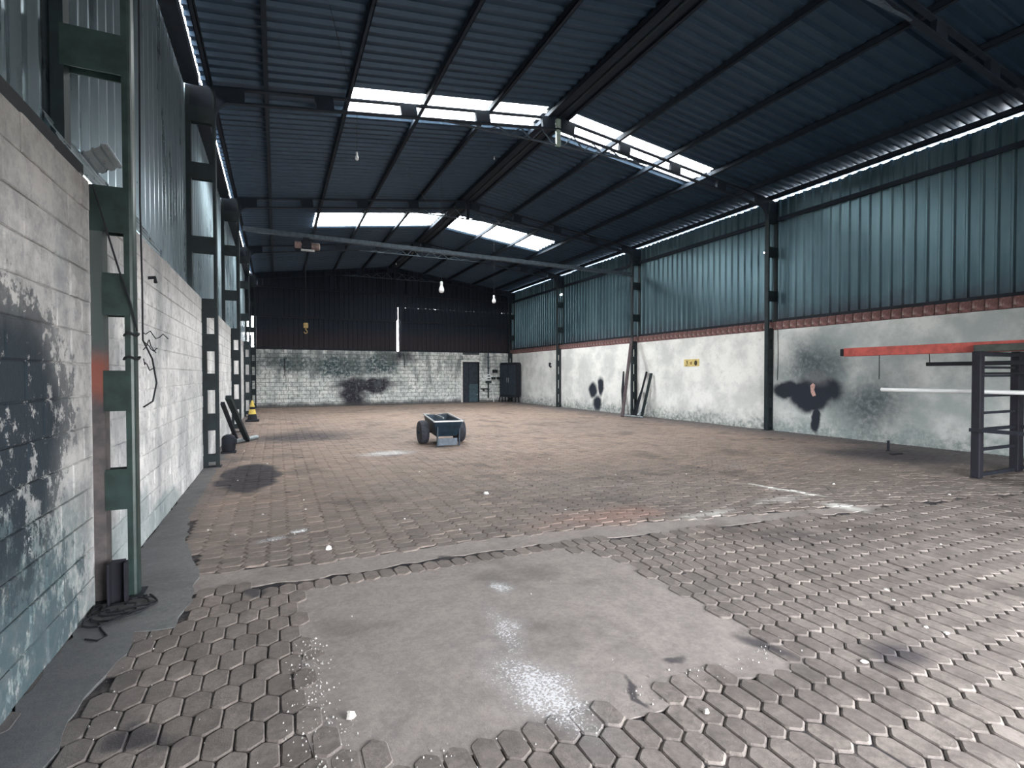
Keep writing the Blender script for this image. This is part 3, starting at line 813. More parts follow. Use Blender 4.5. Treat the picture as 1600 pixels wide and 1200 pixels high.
FLAB = {0: 'green steel portal frame nearest the entrance, with the black cable heap at its foot',
        1: 'dark steel portal frame crossing under the nearer skylight strip',
        2: 'dark steel portal frame carrying the long pale tie beam with the hoist',
        3: 'dark steel portal frame between the farther skylight and the gable wall',
        4: 'dark steel portal frame standing against the sooty far gable wall'}
for k, yf in enumerate(FR):
    root = thing('portal_frame', FLAB[k], 'steel frame', (XM, yf, 0))
    for side in (0, 1):
        X = (lambda x: x) if side == 0 else (lambda x: XL + XR - x)

        def bx(mb, xa, xb, ya, yb, za, zb):
            a, b = X(xa), X(xb); mb.b2(min(a, b), max(a, b), min(ya, yb), max(ya, yb), za, zb)
        wy = .12
        c = MB()
        # outer chord as a channel with rounded hall-side web
        xo0, xo1 = XL + .17, XL + .222
        a, b = X(xo0), X(xo1)
        pts = [(xo0, -wy / 2), (xo1 - .02, -wy / 2), (xo1 - .006, -wy / 2 + .006), (xo1, -wy / 2 + .02), (xo1, wy / 2 - .02), (xo1 - .006, wy / 2 - .006), (xo1 - .02, wy / 2), (xo0, wy / 2)]
        c.prism([(X(px), yf + py) for px, py in pts], 0, 6.12)
        column = obj('column', c, M_STEELG if k == 0 and side == 0 else M_STEEL, root)
        tag(column, None)
        c = MB(); bx(c, XL - .05, XL + .055, yf - .055, yf + .055, 0, 2.62)
        ch = obj('inner_chord', c, M_CHORD if (k == 0 and side == 0) else M_STEEL, column)
        c = MB(); bx(c, SXL + .05, SXL + .12, yf - .055, yf + .055, 2.55, 6.12); obj('outer_chord', c, M_STEEL, column)
        # battens: short plates low down, wide plates above the masonry
        for zc, hh in ((.15 if not (k == 0 and side == 0) else .08, .12), (.74, .27), (1.40, .27), (2.04, .28)):
            for ya in (yf - .058, yf + .046):
                c = MB(); bx(c, XL + .05, XL + .17, ya, ya + .012, zc - hh / 2, zc + hh / 2)
                obj('batten', c, M_STEELG if k == 0 and side == 0 else M_STEEL, column)
        for zc, hh in ((2.60, .30), (3.62, .26), (4.80, .26), (5.7, .25)):
            for ya in (yf - .058, yf + .046):
                c = MB(); bx(c, (SXL + .1) if zc > 3 else XL - .04, XL + .17, ya, ya + .012, zc - hh / 2, zc + hh / 2)
                obj('batten', c, M_STEELG if k == 0 else M_STEEL, column)
        c = MB(); bx(c, XL - .05, XL + .25, yf - .10, yf + .10, 0, .012); obj('base_plate', c, M_DARK, column)
        # knee: curved solid plate
        kp = []
        xi = XL + .225
        kp.append((SXL + .05, 5.65)); kp.append((xi, 5.65))
        for i in range(9):
            a = math.pi - i / 8 * math.pi / 2
            kp.append((xi + .34 + .34 * math.cos(a), 5.72 + .30 * math.sin(a)))
        kp.append((xi + .42, zr(xi + .42) - .35 - .0)); kp.append((xi + .42, zr(xi + .42) - .11)); kp.append((SXL + .05, zr(XL) - .15))
        c = MB(); c.prism([(X(px), pz) for px, pz in kp], yf - .045, yf + .045, lambda a, b, c_: (a, c_, b)); obj('knee_plate', c, M_PURL, root)
        # rafter chords
        x0, x1 = XL + .2, XM
        for dz0, nm in ((-.10, 'rafter_chord'), (-.33, 'rafter_chord')):
            c = MB(); c.bar((X(x0), yf, zr(x0) + dz0 - .02), (X(x1), yf, zr(XM) + dz0 - .02), .08, .032); raf = obj(nm, c, M_PURL, root)
        xb = XL + 1.75
        while xb < XM - .3:
            c = MB(); c.bar((X(xb), yf, zr(xb) - .235), (X(xb + .30), yf, zr(xb + .30) - .235), .085, .20); obj('rafter_batten', c, M_PURL, root); xb += 1.5
        # flat tie and zigzag under the ridge
        zt = zr(XM) - .69
        xt = XM - 2.55
        c = MB(); c.bar((X(xt), yf, zr(xt) - .36), (XM, yf, zt), .03, .03); obj('ridge_tie', c, M_TIE, root)
        nz = 5
        for i in range(nz):
            xa = xt + (XM - xt) * (i + .25) / nz; xbb = xt + (XM - xt) * (i + .75) / nz; xc = xt + (XM - xt) * (i + 1.25) / nz
            lo = lambda x: (zr(xt) - .36) + (zt - zr(xt) + .36) * (x - xt) / (XM - xt)
            c = MB(); c.bar((X(xa), yf, zr(xa) - .38), (X(xbb), yf, lo(xbb)), .022, .022); obj('diagonal', c, M_TIE, root)
            if xc < XM: c = MB(); c.bar((X(xbb), yf, lo(xbb)), (X(xc), yf, zr(xc) - .38), .022, .022); obj('diagonal', c, M_TIE, root)
    c = MB(); c.b2(XM - .05, XM + .05, yf - .03, yf + .03, zr(XM) - .71, zr(XM) - .12); obj('ridge_post', c, simple('pale_green_post', (.30, .38, .33), .5) if k == 1 else M_PURL, root)
    if k == 2:
        c = MB(); c.bar((-.8, yf, 5.42), (12.0, yf, 5.22), .10, .13, b=.012); o = obj('tie_beam', c, M_TIE, root)

# ------------------------------------------------------------------ door in the far wall
door = thing('door_1', None, None, (9.83, YF, 0), kind='structure')
mb = MB(); mb.b2(9.34, 9.39, YF - .01, YF + .14, 0, 2.24); mb.b2(10.27, 10.32, YF - .01, YF + .14, 0, 2.24); mb.b2(9.39, 10.27, YF - .01, YF + .14, 2.19, 2.24)
obj('door_frame', mb, M_DARK, door)
mb = MB(); mb.b2(9.40, 9.72, YF + .08, YF + .11, .02, 2.18); obj('door_leaf', mb, M_DOOR, door)
mb = MB(); mb.b2(9.73, 10.26, YF + .06, YF + .10, 1.02, 2.18); leaf = obj('door_leaf', mb, M_DOOR, door)
mb = MB(); mb.b2(9.73, 10.26, YF + .055, YF + .10, .02, 1.01); obj('door_panel', mb, M_DOOR_LIT, door)
mb = MB(); mb.lathe([(.02, 0), (.03, .02), (.03, .05), (.015, .06)], (10.2, YF + .0, .42), 12, 'y'); obj('door_knob', mb, M_RIM, door, True)
mb = MB(); mb.b2(9.0, 10.7, YF + .2, YF + .9, -.1, 2.6); obj('dark_lobby', mb, M_DARK, door)

# white trim around the doorway
tr1 = obj('trim_1', MB().b2(9.24, 9.335, YF - .012, YF - .002, 0, 2.34).b2(9.335, 10.33, YF - .012, YF - .002, 2.245, 2.34), simple('door_whitewash', (.72, .72, .68), .9)); tag(tr1, kind='structure')

# ------------------------------------------------------------------ services on the far wall
t_ = thing('conduit_pipe', 'grey conduit pipe running down the far wall beside the doorway', 'pipe', (10.84, YF - .04, 0))
obj('pipe', MB().tube([(10.84, YF - .04, 2.76), (10.84, YF - .04, 1.56)], .045, 10), M_TIE, t_, True)
obj('pipe', MB().tube([(10.84, YF - .04, 1.10), (10.84, YF - .04, .22)], .045, 10), M_STEELG, t_, True)
for z_ in (2.5, 1.9, .7):
    obj('clamp', MB().b2(10.77, 10.91, YF - .09, YF - .006, z_ - .015, z_ + .015), M_DARK, t_)
t_ = thing('switch_box', 'white switch box with two dark slots on the conduit pipe', 'switch box', (10.84, YF - .05, 1.2))
obj('housing', MB().cbox((10.84, YF - .07, 1.37), (.30, .12, .34), .015), M_WHITE, t_)
for z_ in (1.45, 1.30):
    obj('slot', MB().b2(10.76, 10.92, YF - .136, YF - .13, z_ - .028, z_ + .028), M_BLACK, t_)
obj('lower_housing', MB().cbox((10.84, YF - .07, 1.11), (.34, .13, .12), .012), M_STEELG, t_)
for (x_, z_, w_, h_, lb) in ((11.25, 1.72, .30, .18, 'small black wall box above the row of wall boxes'), (11.15, 1.33, .26, .13, 'black wall box just right of the white switch box'), (11.48, 1.33, .26, .13, 'black wall box next to the corner cabinet')):
    t_ = thing('wall_box', lb, 'box', (x_, YF, z_))
    obj('housing', MB().cbox((x_, YF - .055, z_), (w_, .09, h_), .012), M_DARK, t_); obj('cover', MB().cbox((x_, YF - .105, z_ + .01), (w_ * .6, .02, h_ * .6), .004), M_STEELG, t_)
t_ = thing('wall_shelf', 'short black bracket shelf low on the far wall right of the door', 'shelf', (10.55, YF, .72))
obj('board', MB().b2(10.38, 10.76, YF - .14, YF - .006, .70, .76), M_BLACK, t_); obj('bracket', MB().b2(10.55, 10.58, YF - .10, YF - .006, .60, .70), M_BLACK, t_)
# leaning rods
tag(obj('white_rod', MB().tube([(10.98, 26.35, .005), (11.06, YF - .03, .92)], .022, 8), M_WHITE, None, True), 'thin white rod leaning on the far wall near the corner cabinet', 'rod')
tag(obj('dark_pole', MB().tube([(11.30, 26.35, .01), (11.72, 26.72, 1.12)], .035, 8), M_DARK, None, True), 'dark pole leaning against the corner cabinet at the far wall', 'pole')

# corner cabinet
t_ = thing('steel_cabinet', 'dark rounded steel cabinet on legs in the far right corner', 'cabinet', (11.70, 25.70, 0), math.atan2(-1.25, .52))
mb = MB(); W, D = 1.28, .34
prof = []
for sx, sz, a0 in ((1, 1, 0), (-1, 1, 90), (-1, -1, 180), (1, -1, 270)):
    for i in range(5):
        a = R(a0 + i * 22.5); prof.append((sx * (W / 2 - .13) + .13 * math.cos(a), 1.24 + sz * (.95 - .13) + .13 * math.sin(a)))
mb.prism(prof, -D / 2, D / 2, lambda a, b, c: (a, c, b)); cb = obj('body', mb, M_DARK, t_, loc=(0, 0, 0))
for s in (-1, 1):
    obj('door', MB().cbox((s * .30, -D / 2 - .012, 1.24), (.56, .02, 1.62), .008), M_DOOR, t_, loc=(0, 0, 0))
    obj('handle', MB().tube([(s * .06, -D / 2 - .03, 1.1), (s * .06, -D / 2 - .05, 1.15), (s * .06, -D / 2 - .05, 1.3), (s * .06, -D / 2 - .03, 1.35)], .012, 6), M_GREY, t_, True, loc=(0, 0, 0))
    for sy in (-1, 1):
        obj('leg', MB().b2(s * .5 - .03, s * .5 + .03, sy * .13 - .02, sy * .13 + .02, 0, .34), M_DARK, t_, loc=(0, 0, 0))

# ------------------------------------------------------------------ sign on the right wall
t_ = thing('warning_sign', 'small yellow sign with three dark pictograms on the right wall', 'sign', (XR, 12.63, 1.89))
obj('board', MB().cbox((XR - .008, 12.63, 1.89), (.012, .66, .23), .003), M_SIGN, t_)
SB = simple('sign_black', (.04, .03, .015), .6); SBR = simple('sign_brown', (.22, .09, .02), .6)
xs = XR - .016
obj('pictogram', MB().tube([(xs, 12.86 + .06 * math.cos(a), 1.875 + .075 * math.sin(a)) for a in [R(q) for q in range(80, 330, 25)]], .008, 6).prism([(12.80, 1.94), (12.84, 1.96), (12.83, 1.86), (12.80, 1.85)], xs - .002, xs + .002, lambda a, b, c: (c, a, b)), SB, t_)
obj('pictogram', MB().prism([(12.67, 1.92), (12.62, 1.93), (12.615, 1.87), (12.635, 1.82), (12.66, 1.83), (12.675, 1.88)], xs - .002, xs + .002, lambda a, b, c: (c, a, b)), SBR, t_)
obj('pictogram', MB().prism([(12.44 + .065 * math.cos(R(a)), 1.88 + .085 * math.sin(R(a))) for a in range(0, 360, 30)], xs - .002, xs + .002, lambda a, b, c: (c, a, b)), SB, t_)

# ------------------------------------------------------------------ hand cart
t_ = thing('hand_cart', 'dark two wheeled steel tub cart standing in the middle of the floor', 'cart', (3.27, 10.95, 0)); CART = t_
# tub: open tapering tray
bt = [(3.06, 10.50, .20), (3.50, 10.46, .20), (3.52, 11.45, .24), (3.12, 11.47, .24)]
tp = [(2.97, 10.34, .52), (3.56, 10.28, .52), (3.66, 11.62, .585), (3.10, 11.66, .585)]
mb = MB()
off = .014
ctr = Vector((3.3, 11.0, .4))


def shrink(q, d): return tuple(Vector(q) + (Vector((ctr.x, ctr.y, q[2])) - Vector(q)).normalized() * d)


V = bt + tp + [shrink(q, .03)[:2] + (q[2] + .02,) for q in bt] + [shrink(q, .03) for q in tp]
F = [(0, 3, 2, 1), (8, 9, 10, 11)]
for i in range(4):
    j = (i + 1) % 4
    F += [(i, j, j + 4, i + 4), (i + 8, i + 12, j + 12, j + 8), (i + 4, j + 4, j + 12, i + 12)]
mb.add(V, F); obj('tub', mb, M_CART, t_)
obj('rim', MB().tube([(2.97, 10.30, .535), (3.56, 10.24, .535), (3.68, 11.64, .60), (3.09, 11.68, .60), (2.965, 10.31, .535)], .017, 8), M_RIM, t_, True)
obj('divider', MB().bar((3.36, 10.95, .55), (3.36, 11.62, .575), .02, .03), M_RIM, t_)
obj('cross_bar', MB().bar((3.02, 10.62, .52), (3.58, 10.58, .52), .03, .03), M_CART, t_)
for s, xc in ((-1, 2.90), (1, 3.73)):
    wm = MB().lathe([(.13, -.085), (.20, -.095), (.24, -.085), (.255, -.05), (.258, 0), (.255, .05), (.24, .085), (.20, .095), (.13, .085)], (xc, 11.0, .258), 28, 'x')
    wh = obj('wheel', wm, M_RUBBER, t_, True)
    obj('hub', MB().lathe([(.13, -.06), (.12, -.075), (.04, -.08), (.03, -.11), (.03, .11), (.04, .08), (.12, .075), (.13, .06)], (xc, 11.0, .258), 20, 'x'), M_CART, wh, True)
obj('axle', MB().tube([(2.83, 11.0, .258), (3.73, 11.0, .258)], .022, 10), M_DARK, t_, True)
for xx in (3.05, 3.53):
    obj('leg', MB().bar((xx, 10.40, 0), (xx, 10.38, .42), .035, .03, (1, 0, 0)), M_CART, t_)
pass
obj('front_skirt', MB().bar((3.08, 10.46, .085), (3.50, 10.44, .085), .02, .15), simple('blue_grey_skirt', (.10, .14, .19), .5), t_)

# ------------------------------------------------------------------ rack with stored bars
t_ = thing('storage_rack', 'dark steel rack of posts and rungs by the right wall', 'rack', (9.7, 2.9, 0))
for yy in (3.90, 1.7):
    for xx, sz in ((9.18, .115), (10.32, .17)):
        obj('post', MB().cbox((xx, yy, .915 if xx < 10 else .93), (sz, .11, 1.83), .012), M_PURP, t_)
    for z_, th in ((.045, .05), (.41, .04), (.70, .045), (.94, .035), (1.19, .04), (1.48, .035), (1.60, .035)):
        obj('rung', MB().bar((9.23, yy, z_), (10.25, yy, z_), th, th), M_DARK, t_)
    obj('top_bar', MB().b2(9.12, 10.42, yy - .05, yy + .05, 1.765, 1.825), M_DARK, t_)
for xx, z_ in ((9.14, .70), (10.38, .70), (10.38, .08)):
    obj('rail', MB().bar((xx - .05, 3.95, z_), (xx - .05, 1.6, z_), .05, .05), M_DARK, t_)
tag(obj('red_beam', MB().bar((9.42, 5.95, 1.902), (9.42, .7, 1.902), .11, .15, b=.006), M_RED), 'long red painted box beam lying along the top of the rack', 'beam')
tag(obj('end_cap_block', MB().cbox((9.42, 5.985, 1.902), (.10, .07, .13), .01), M_BLACK), 'black end block on the free end of the red beam', 'end block')
tag(obj('grey_green_beam', MB().bar((9.27, 3.98, 1.878), (9.27, .9, 1.878), .09, .10, b=.006), simple('olive_steel', (.045, .055, .05), .6)), 'dark olive beam lying in front of the red beam on the rack top', 'beam')
tag(obj('rusty_beam', MB().bar((9.62, 3.99, 1.87), (9.62, .9, 1.87), .12, .085, b=.006), M_RUST), 'rust brown beam lying behind the red beam on the rack top', 'beam')
tag(obj('black_beam', MB().bar((9.55, 4.72, 1.665), (9.62, 1.0, 1.665), .09, .06, b=.006), M_BLACK), 'black bar under the red beam poking out the rack, longer one', 'bar')
tag(obj('black_beam', MB().bar((9.72, 4.30, 1.665), (9.80, 1.0, 1.665), .07, .06, b=.006), M_BLACK), 'shorter black bar on the same rung as the longer black bar', 'bar')
tag(obj('thin_black_bar', MB().bar((9.95, 4.15, 1.515), (10.15, 1.3, 1.515), .03, .03), M_BLACK), 'thin black bar crossing the rack on its second highest rung', 'bar')
tag(obj('white_pipe', MB().tube([(9.45, 5.35, 1.242), (9.52, .8, 1.242)], .032, 12), M_WHITE, None, True), 'long white pipe nearest the camera side on the rack shelf rung', 'pipe')
tag(obj('white_pipe', MB().tube([(9.62, 5.15, 1.238), (9.68, .8, 1.238)], .028, 12), M_WHITE, None, True), 'thinner white pipe lying right behind the longer white pipe', 'pipe')
tag(obj('dark_pipe', MB().tube([(9.535, 4.7, 1.23), (9.60, .8, 1.23)], .018, 10), M_DARK, None, True), 'thin dark pipe lying between the two white pipes on the rack', 'pipe')
tag(obj('hanging_rod', MB().tube([(9.42, 5.37, 1.83), (9.42, 5.37, 1.42)], .007, 6), M_BLACK), 'thin black rod hanging from the free end of the red beam', 'rod')
tag(obj('hanging_rod', MB().tube([(9.42, 4.63, 1.83), (9.42, 4.62, 1.68)], .007, 6), M_BLACK), 'short black rod hanging between red beam and black bar', 'rod')
# stub and plate by the wall
t_ = thing('floor_stub', 'short dark stub pipe standing up from the floor near the right wall', 'pipe', (10.84, 6.0, 0))
obj('pipe', MB().tube([(10.84, 6.0, 0), (10.84, 6.0, .21)], .022, 8), M_DARK, t_, True); obj('flange', MB().lathe([(.05, .0), (.05, .012), (.022, .014)], (10.84, 6.0, .0), 12), M_DARK, t_)
tag(obj('flat_offcut', MB().cbox((10.55, 5.7, .012), (.30, .07, .016), .004), M_BLACK), 'flat black metal offcut lying in front of the stub pipe', 'offcut')

# ------------------------------------------------------------------ leaning bars at the right wall
tag(obj('leaning_beam', MB().bar((10.95, 14.62, .04), (11.90, 15.33, 2.85), .10, .08, b=.006), simple('rusty_beam_paint', (.075, .055, .06), .8)), 'long rusty beam leaning against the column on the right wall', 'beam')
tag(obj('leaning_pole', MB().tube([(12.0, 15.95, .02), (12.08, 16.1, .9), (12.15, 16.15, 1.64)], .05, 8, radii=[.05, .06, .025]), M_DARK), 'short tapered dark pole leaning on the right wall behind the beam', 'pole')
tag(obj('leaning_bar', MB().bar((11.82, 15.0, .03), (12.12, 14.75, 1.62), .09, .07, b=.006), M_DARK), 'middle of the three dark bars leaning right of the column', 'bar')
tag(obj('leaning_bar', MB().bar((11.74, 14.55, .03), (12.12, 14.50, 1.56), .09, .07, b=.006), M_STEEL), 'dark bar leaning on the right wall, nearest to the camera', 'bar')
tag(obj('leaning_bar', MB().bar((11.86, 15.2, .03), (12.12, 15.02, .93), .12, .07, b=.006), M_DARK), 'shortest dark bar leaning beside the column foot', 'bar')
tag(obj('grey_offcut', MB().bar((11.70, 14.72, .06), (12.10, 14.72, .52), .08, .03, b=.004), M_GREY), 'pale grey offcut leaning low between the dark bars', 'offcut')
tag(obj('floor_pipe', MB().tube([(11.45, 15.25, .035), (11.50, 14.20, .035)], .032, 10), M_GREY, None, True), 'grey pipe lying on the floor in front of the leaning bars', 'pipe')
tag(obj('wall_hook', MB().tube([(XR, 22.0, 2.05), (XR - .08, 22.0, 2.08), (XR - .10, 21.95, 1.95), (XR - .04, 21.9, 1.88)], .045, 7), M_DARK), 'small dark bracket high on the right wall near the far corner', 'bracket')

# ------------------------------------------------------------------ left side clutter
tag(obj('leaning_beam', MB().bar((-.62, 13.05, .035), (-.86, 11.30, 1.08), .10, .09, b=.006), M_STEEL), 'green black beam propped on the left side, upper of the pair', 'beam')
tag(obj('leaning_beam', MB().bar((-.82, 13.0, .03), (-.97, 11.45, .96), .07, .07, b=.006), M_DARK), 'dark beam propped on the left side, lower of the pair', 'beam')
tag(obj('floor_pipe', MB().tube([(-.90, 12.62, .055), (-.44, 13.45, .055)], .05, 12), M_GREY, None, True), 'grey pipe lying on the floor at the foot of the propped beams', 'pipe')
t_ = thing('old_motor', 'small dark motor standing on the floor by the second left column', 'motor', (-.86, 11.3, 0))
obj('body', MB().lathe([(.05, 0), (.11, .02), (.12, .06), (.12, .26), (.10, .30), (.04, .33)], (-.86, 11.3, .03), 16), M_DARK, t_, True)
obj('foot', MB().cbox((-.86, 11.3, .02), (.26, .2, .04), .006), M_DARK, t_); obj('terminal_box', MB().cbox((-.75, 11.28, .22), (.07, .1, .1), .008), M_DARK, t_)
t_ = thing('traffic_cone', 'black and yellow striped traffic cone by the far left columns', 'cone', (-.74, 18.8, 0))
obj('base', MB().cbox((-.74, 18.8, .03), (.40, .40, .06), .012), M_DARK, t_)
rc = lambda h: .15 * (1 - h / .80) + .012
for z0, z1, m_ in ((.06, .24, M_DARK), (.24, .40, M_YEL), (.40, .48, M_BLACK), (.48, .68, M_YEL)):
    obj('cone_band', MB().lathe([(rc(z0), z0), (rc(z1), z1)], (-.74, 18.8, 0), 20), m_, t_, True)

# channel stub in the foot of the first left column, cables
t_ = thing('channel_offcut', 'dark violet steel channel offcut standing in the nearest column', 'offcut', (XL + .13, 4.10, 0))
obj('web', MB().b2(XL + .095, XL + .172, 4.125, 4.135, 0, .29), M_PURP, t_); obj('flange', MB().b2(XL + .083, XL + .095, 4.07, 4.135, 0, .28), M_PURP, t_); obj('flange', MB().b2(XL + .172, XL + .184, 4.07, 4.135, 0, .28), M_PURP, t_)


def loop(cx, cy, rx, ry, z, n=22, ph=0.0, tilt=0.0, jit=.015, turns=1.0):
    P = []
    for i in range(n + 1):
        a = ph + 2 * math.pi * turns * i / n
        P.append((cx + rx * math.cos(a) + random.uniform(-jit, jit), cy + ry * math.sin(a) + random.uniform(-jit, jit), z + abs(math.sin(a * 1.5)) * .012 + tilt * math.cos(a)))
    return P


t_ = thing('cable_heap', 'tangled black cable lying around the foot of the nearest column', 'cable', (-.92, 4.0, 0))
for (cx, cy, rx, ry, ph) in ((-.92, 3.98, .15, .17, 0), (-.90, 4.02, .18, .13, 1), (-.95, 3.95, .12, .13, 2), (-.88, 4.04, .15, .09, 3), (-.97, 3.86, .09, .11, 4)):
    obj('coil', MB().tube(loop(cx, cy, rx, ry, .012, ph=ph), .006, 6), M_BLACK, t_, True)
obj('loose_end', MB().tube([(-.99, 3.82, .01), (-.95, 3.72, .01), (-.90, 3.62, .01), (-.93, 3.57, .01), (-1.0, 3.62, .01)], .005, 6), M_BLACK, t_, True)
tag(obj('hanging_cable', MB().tube([(-.84, 4.30, 5.9), (-.845, 4.34, 4.6), (-.85, 4.35, 3.6), (-.855, 4.34, 2.7), (-.845, 4.32, 2.1), (-.85, 4.34, 1.75), (-.80, 4.36, 1.62), (-.78, 4.38, 1.45), (-.80, 4.36, 1.32), (-.85, 4.33, 1.28)], .006, 6), M_BLACK, None, True),
    'thin black cable hanging down the hall side of the nearest column', 'cable')
tag(obj('diagonal_cable', MB().tube([(-1.06, 4.12, 2.72), (-1.0, 4.15, 2.45), (-.94, 4.16, 2.2), (-.88, 4.17, 1.98), (-.85, 4.18, 1.8)], .006, 6), M_BLACK, None, True),
    'black cable slanting across the openings of the nearest column', 'cable')
t_ = thing('wire_tangle', 'tangle of thin wire tied round the nearest column at head height', 'wire', (-.86, 4.3, 1.6))
for z_, rr in ((1.62, .055), (1.78, .05)):
    obj('binding', MB().tube([(-.895 + rr * math.cos(a) * .75, 4.25 + .08 * math.sin(a), z_ + .01 * math.sin(3 * a)) for a in [i * math.pi / 8 for i in range(17)]], .008, 6), M_BLACK, t_, True)
for k in range(4):
    P = [(-.84, 4.3, 1.80 - .06 * k)]
    for i in range(6): P.append((P[-1][0] + random.uniform(.0, .025), P[-1][1] + random.uniform(-.01, .05), P[-1][2] + random.uniform(-.06, .03)))
    obj('loose_wire', MB().tube(P, .0035, 5), M_BLACK, t_)
tag(obj('wall_peg', MB().tube([(XL - .02, 5.83, 2.42), (XL + .05, 5.83, 2.43), (XL + .06, 5.80, 2.38)], .016, 7), M_DARK), 'small dark peg sticking out of the left block wall', 'peg')
# offcut of sheeting behind the first column
V, F = sheet_geo(.30, 0, 1, pitch=.10, top=.02, slope=.012, h=.012, lap=0)


def offc(a, b, c):
    tt = a / .30
    return (-1.28 + .16 * tt, 4.66 + (.38 + .04 * tt) * b, 3.09 + .10 * tt + c - .02 * b)


t_ = thing('sheet_offcut', 'bright offcut of ribbed sheet resting on the wall top by the nearest column', 'sheet offcut', (-1.2, 4.85, 3.09))
obj('ribbed_sheet', MB().add([offc(*v) for v in V], F), M_SHEET_L, t_, fix=False)
for a_ in (.0, .30):
    p0, p1 = Vector(offc(a_, 0, .004)), Vector(offc(a_, 1, .004)); obj('folded_edge', MB().bar(p0, p1, .028, .006), M_GALV, t_)


# ------------------------------------------------------------------ hanging bulbs
def bulb(x, y, z0, z1, label, group=None):
    h = z1 - z0
    t_ = thing('hanging_bulb', label, 'bulb', (x, y, z0), 0, group)
    r = h * .23
    obj('glass', MB().lathe([(.004, 0), (r * .6, h * .03), (r * .93, h * .13), (r, h * .25), (r * .93, h * .38), (r * .6, h * .55), (r * .42, h * .66)], (x, y, z0), 18), M_GLASSW, t_, True)
    obj('socket', MB().lathe([(r * .48, h * .65), (r * .52, h * .8), (r * .5, h * .95), (r * .2, h)], (x, y, z0), 14), M_WHITE, t_, True)
    obj('cord', MB().tube([(x, y, z1), (x + .01, y, (z1 + zr(x)) / 2), (x, y, zr(x) + .012)], .0045, 5), M_BLACK, t_)


bulb(3.73, 12.3, 3.54, 3.83, 'larger white bulb hanging on a long cord in mid hall')
bulb(7.52, 18.0, 4.23, 4.53, 'white bulb hanging far back before the right of the gable wall')
bulb(1.33, 9.5, 5.33, 5.48, 'small white bulb hanging under the left end of the nearer skylight')
bulb(5.31, 25.0, 6.86, 6.96, 'tiny white bulb close under the roof near the gable')
bulb(5.03, 12.0, 6.93, 7.02, 'tiny white bulb under the ridge behind the nearer skylight')
tag(obj('slack_wire', MB().tube([(.69, 7.32, 6.45), (.95, 8.3, 6.42), (1.25, 9.44, 6.5)], .004, 5), M_BLACK), 'slack black wire under the roof before the nearer skylight', 'wire')
tag(obj('slack_wire', MB().tube([(2.75, 12.5, 6.72), (3.9, 14.8, 6.80), (5.25, 17.6, 7.0)], .006, 5), M_TIE), 'grey wire strung under the roof towards the farther skylight', 'wire')

# hoist
t_ = thing('chain_hoist', 'faded pink chain hoist hanging from the left end of the tie beam', 'hoist', (.83, 15.45, 5.1))
obj('gearbox', MB().cbox((.78, 15.45, 5.14), (.26, .22, .24), .03), M_DARK, t_)
obj('drum', MB().lathe([(.06, -.12), (.10, -.10), (.10, .10), (.06, .12)], (1.02, 15.45, 5.12), 14, 'x'), M_HOIST, t_, True)
obj('motor', MB().lathe([(.05, -.11), (.095, -.09), (.095, .09), (.05, .11)], (.58, 15.45, 5.13), 14, 'x'), M_HOIST, t_, True)
obj('tray', MB().cbox((.82, 15.45, 5.0), (.36, .12, .04), .01), M_RIM, t_)
obj('trolley', MB().b2(.70, .86, 15.38, 15.52, 5.24, 5.34), M_DARK, t_)
mb = MB(); z_ = 4.98
while z_ > 3.0:
    mb.tube([(.75, 15.45, z_), (.75, 15.45, z_ - .05)], .010 if int(z_ * 20) % 2 else .006, 5, False); z_ -= .05
obj('chain', mb, M_DARK, t_)
M_OCH = simple('worn_ochre', (.30, .21, .08), .7, 0, .4, 30)
hk = obj('hook', MB().cbox((.75, 15.45, 2.90), (.13, .07, .15), .02), M_OCH, t_)
obj('claw', MB().tube([(.75, 15.45, 2.83), (.75, 15.45, 2.78), (.79, 15.45, 2.74), (.78, 15.45, 2.69), (.73, 15.45, 2.68), (.70, 15.45, 2.72)], .014, 8), M_OCH, hk, True)

# wall mark on far wall: short hanging cable
tag(obj('wall_cable', MB().tube([(.35, YF - .02, 2.3), (.36, YF - .02, 1.9), (.35, YF - .02, 1.5)], .02, 5), M_BLACK), 'short black cable hanging on the far wall at its left', 'cable')
tag(obj('wall_cable', MB().tube([(6.05, YF - .02, 2.66), (6.13, YF - .03, 2.2), (6.1, YF - .02, 1.9)], .018, 5), M_BLACK), 'black cable hanging on the far wall below the bright slit', 'cable')
tag(obj('right_wall_cable', MB().tube([(XR - .01, 9.5, 2.7), (XR - .012, 9.48, 2.0), (XR - .01, 9.5, 1.35)], .008, 5), M_BLACK), 'thin black cable running down the right wall beside the soot mark', 'cable')


# ------------------------------------------------------------------ litter on the floor
def scrap(x, y, s, seed, flat=.35):
    rnd = random.Random(seed); mb = MB(); n = 7
    lo = [(math.cos(2 * math.pi * i / n) * s * rnd.uniform(.6, 1.1), math.sin(2 * math.pi * i / n) * s * rnd.uniform(.45, .9)) for i in range(n)]
    V = [(a, b, .0) for a, b in lo] + [(a * .7, b * .7, s * flat * rnd.uniform(.6, 1.3)) for a, b in lo] + [(0, 0, s * flat * 1.3)]
    F = [tuple(reversed(range(n)))] + [(i, (i + 1) % n, n + (i + 1) % n, n + i) for i in range(n)] + [(n + i, n + (i + 1) % n, 2 * n) for i in range(n)]
    return mb.add(V, F)


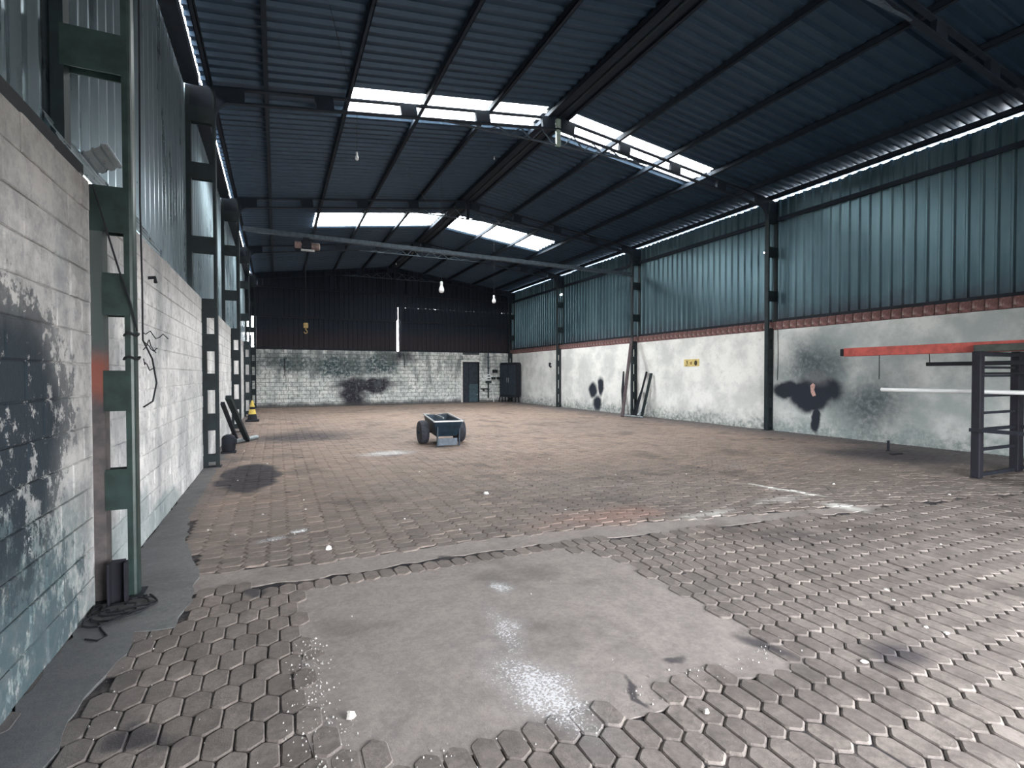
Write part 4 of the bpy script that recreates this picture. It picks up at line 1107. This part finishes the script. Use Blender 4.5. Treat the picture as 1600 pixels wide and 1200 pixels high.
special = [(.28, 2.31, .024, 'pale stone', 'white lump of stone on the near left of the concrete patch', 'stone', .9),
           (2.39, 5.98, .045, 'white_scrap', 'largest white scrap on the floor between cart and patch', 'scrap', .5),
           (.39, 4.64, .028, 'white_scrap', 'folded white scrap with dark shadow beyond the left of the patch', 'scrap', .9),
           (2.77, 1.64, .030, 'white_scrap', 'oval white scrap on the pavers right of the patch corner', 'scrap', .12),
           (1.72, 1.68, .018, 'pale_stone', 'pale pebble on the pavers in front of the patch edge', 'stone', .7),
           (3.51, 1.62, .024, 'white_scrap', 'white triangular scrap on the near right pavers', 'scrap', .15)]
for i, (x, y, s, nm, lb, ct, fl_) in enumerate(special):
    o = obj('pale_stone' if 'stone' in ct else 'white_scrap', scrap(0, 0, s, i, fl_), M_STONE if ct == 'stone' else M_PAPER, None, loc=(x, y, .003)); tag(o, lb, ct)
pts = [(.21, 5.31), (.14, 5.23), (-.15, 5.43), (-.37, 5.44), (-.62, 5.72), (.28, 6.61), (.28, 6.15), (-.15, 6.12), (-.52, 8.26), (-.16, 9.6), (3.84, 2.13), (3.71, 2.01), (3.48, 1.71), (6.94, 3.82), (4.2, 4.2), (5.0, 3.1), (1.2, 5.3), (3.3, 7.1), (4.6, 6.3), (2.0, 7.8), (5.6, 5.9), (1.6, 4.7), (2.9, 4.9), (7.6, 3.5), (5.3, 2.5), (4.4, 8.0), (6.9, 4.5), (8.3, 5.0)]
base_m = [obj('white_scrap', scrap(0, 0, .022, 50 + k, .4), M_PAPER, None, loc=(*pts[k], .003)) for k in range(4)]
for k, (x, y) in enumerate(pts):
    if k < 4: o = base_m[k]
    else:
        o = base_m[k % 4].copy(); col.objects.link(o); o.location = (x, y, .003)
    o.rotation_euler = (0, 0, random.uniform(0, 6)); sc = random.uniform(.45, .9); o.scale = (sc, sc * random.uniform(.6, 1), sc)
    tag(o, 'small white scrap littering the paved floor', 'scrap', 'small white scraps on the floor')
# crumbs along the edge of the patch: too many to count
mb = MB(); rnd = random.Random(3)
for k in range(700):
    q = rnd.random()
    if q < .45: x, y = .14 + rnd.gauss(0, .06), rnd.uniform(1.95, 3.1)
    elif q < .7: x, y = rnd.uniform(.2, 2.5), 1.92 + rnd.gauss(0, .05)
    elif q < .85: x, y = -.7 + rnd.gauss(0, .07), rnd.uniform(2.6, 4.2)
    else: x, y = rnd.uniform(-.6, 4), rnd.uniform(1.6, 4.6)
    s = min(.0065, abs(rnd.gauss(0, .0028)) + .001); a = rnd.uniform(0, 6)
    V = [(x + s * math.cos(a + i * 2.1), y + s * math.sin(a + i * 2.1), -.001) for i in range(3)] + [(x, y, s * 1.3)]
    mb.add(V, [(0, 1, 3), (1, 2, 3), (2, 0, 3), (0, 2, 1)])
tag(obj('crumb_debris', mb, simple('mortar_crumb', (.42, .41, .40), .9, 0, .3, 40)), 'pale crumbs of mortar scattered along the edges of the concrete patch', 'debris', kind='stuff')
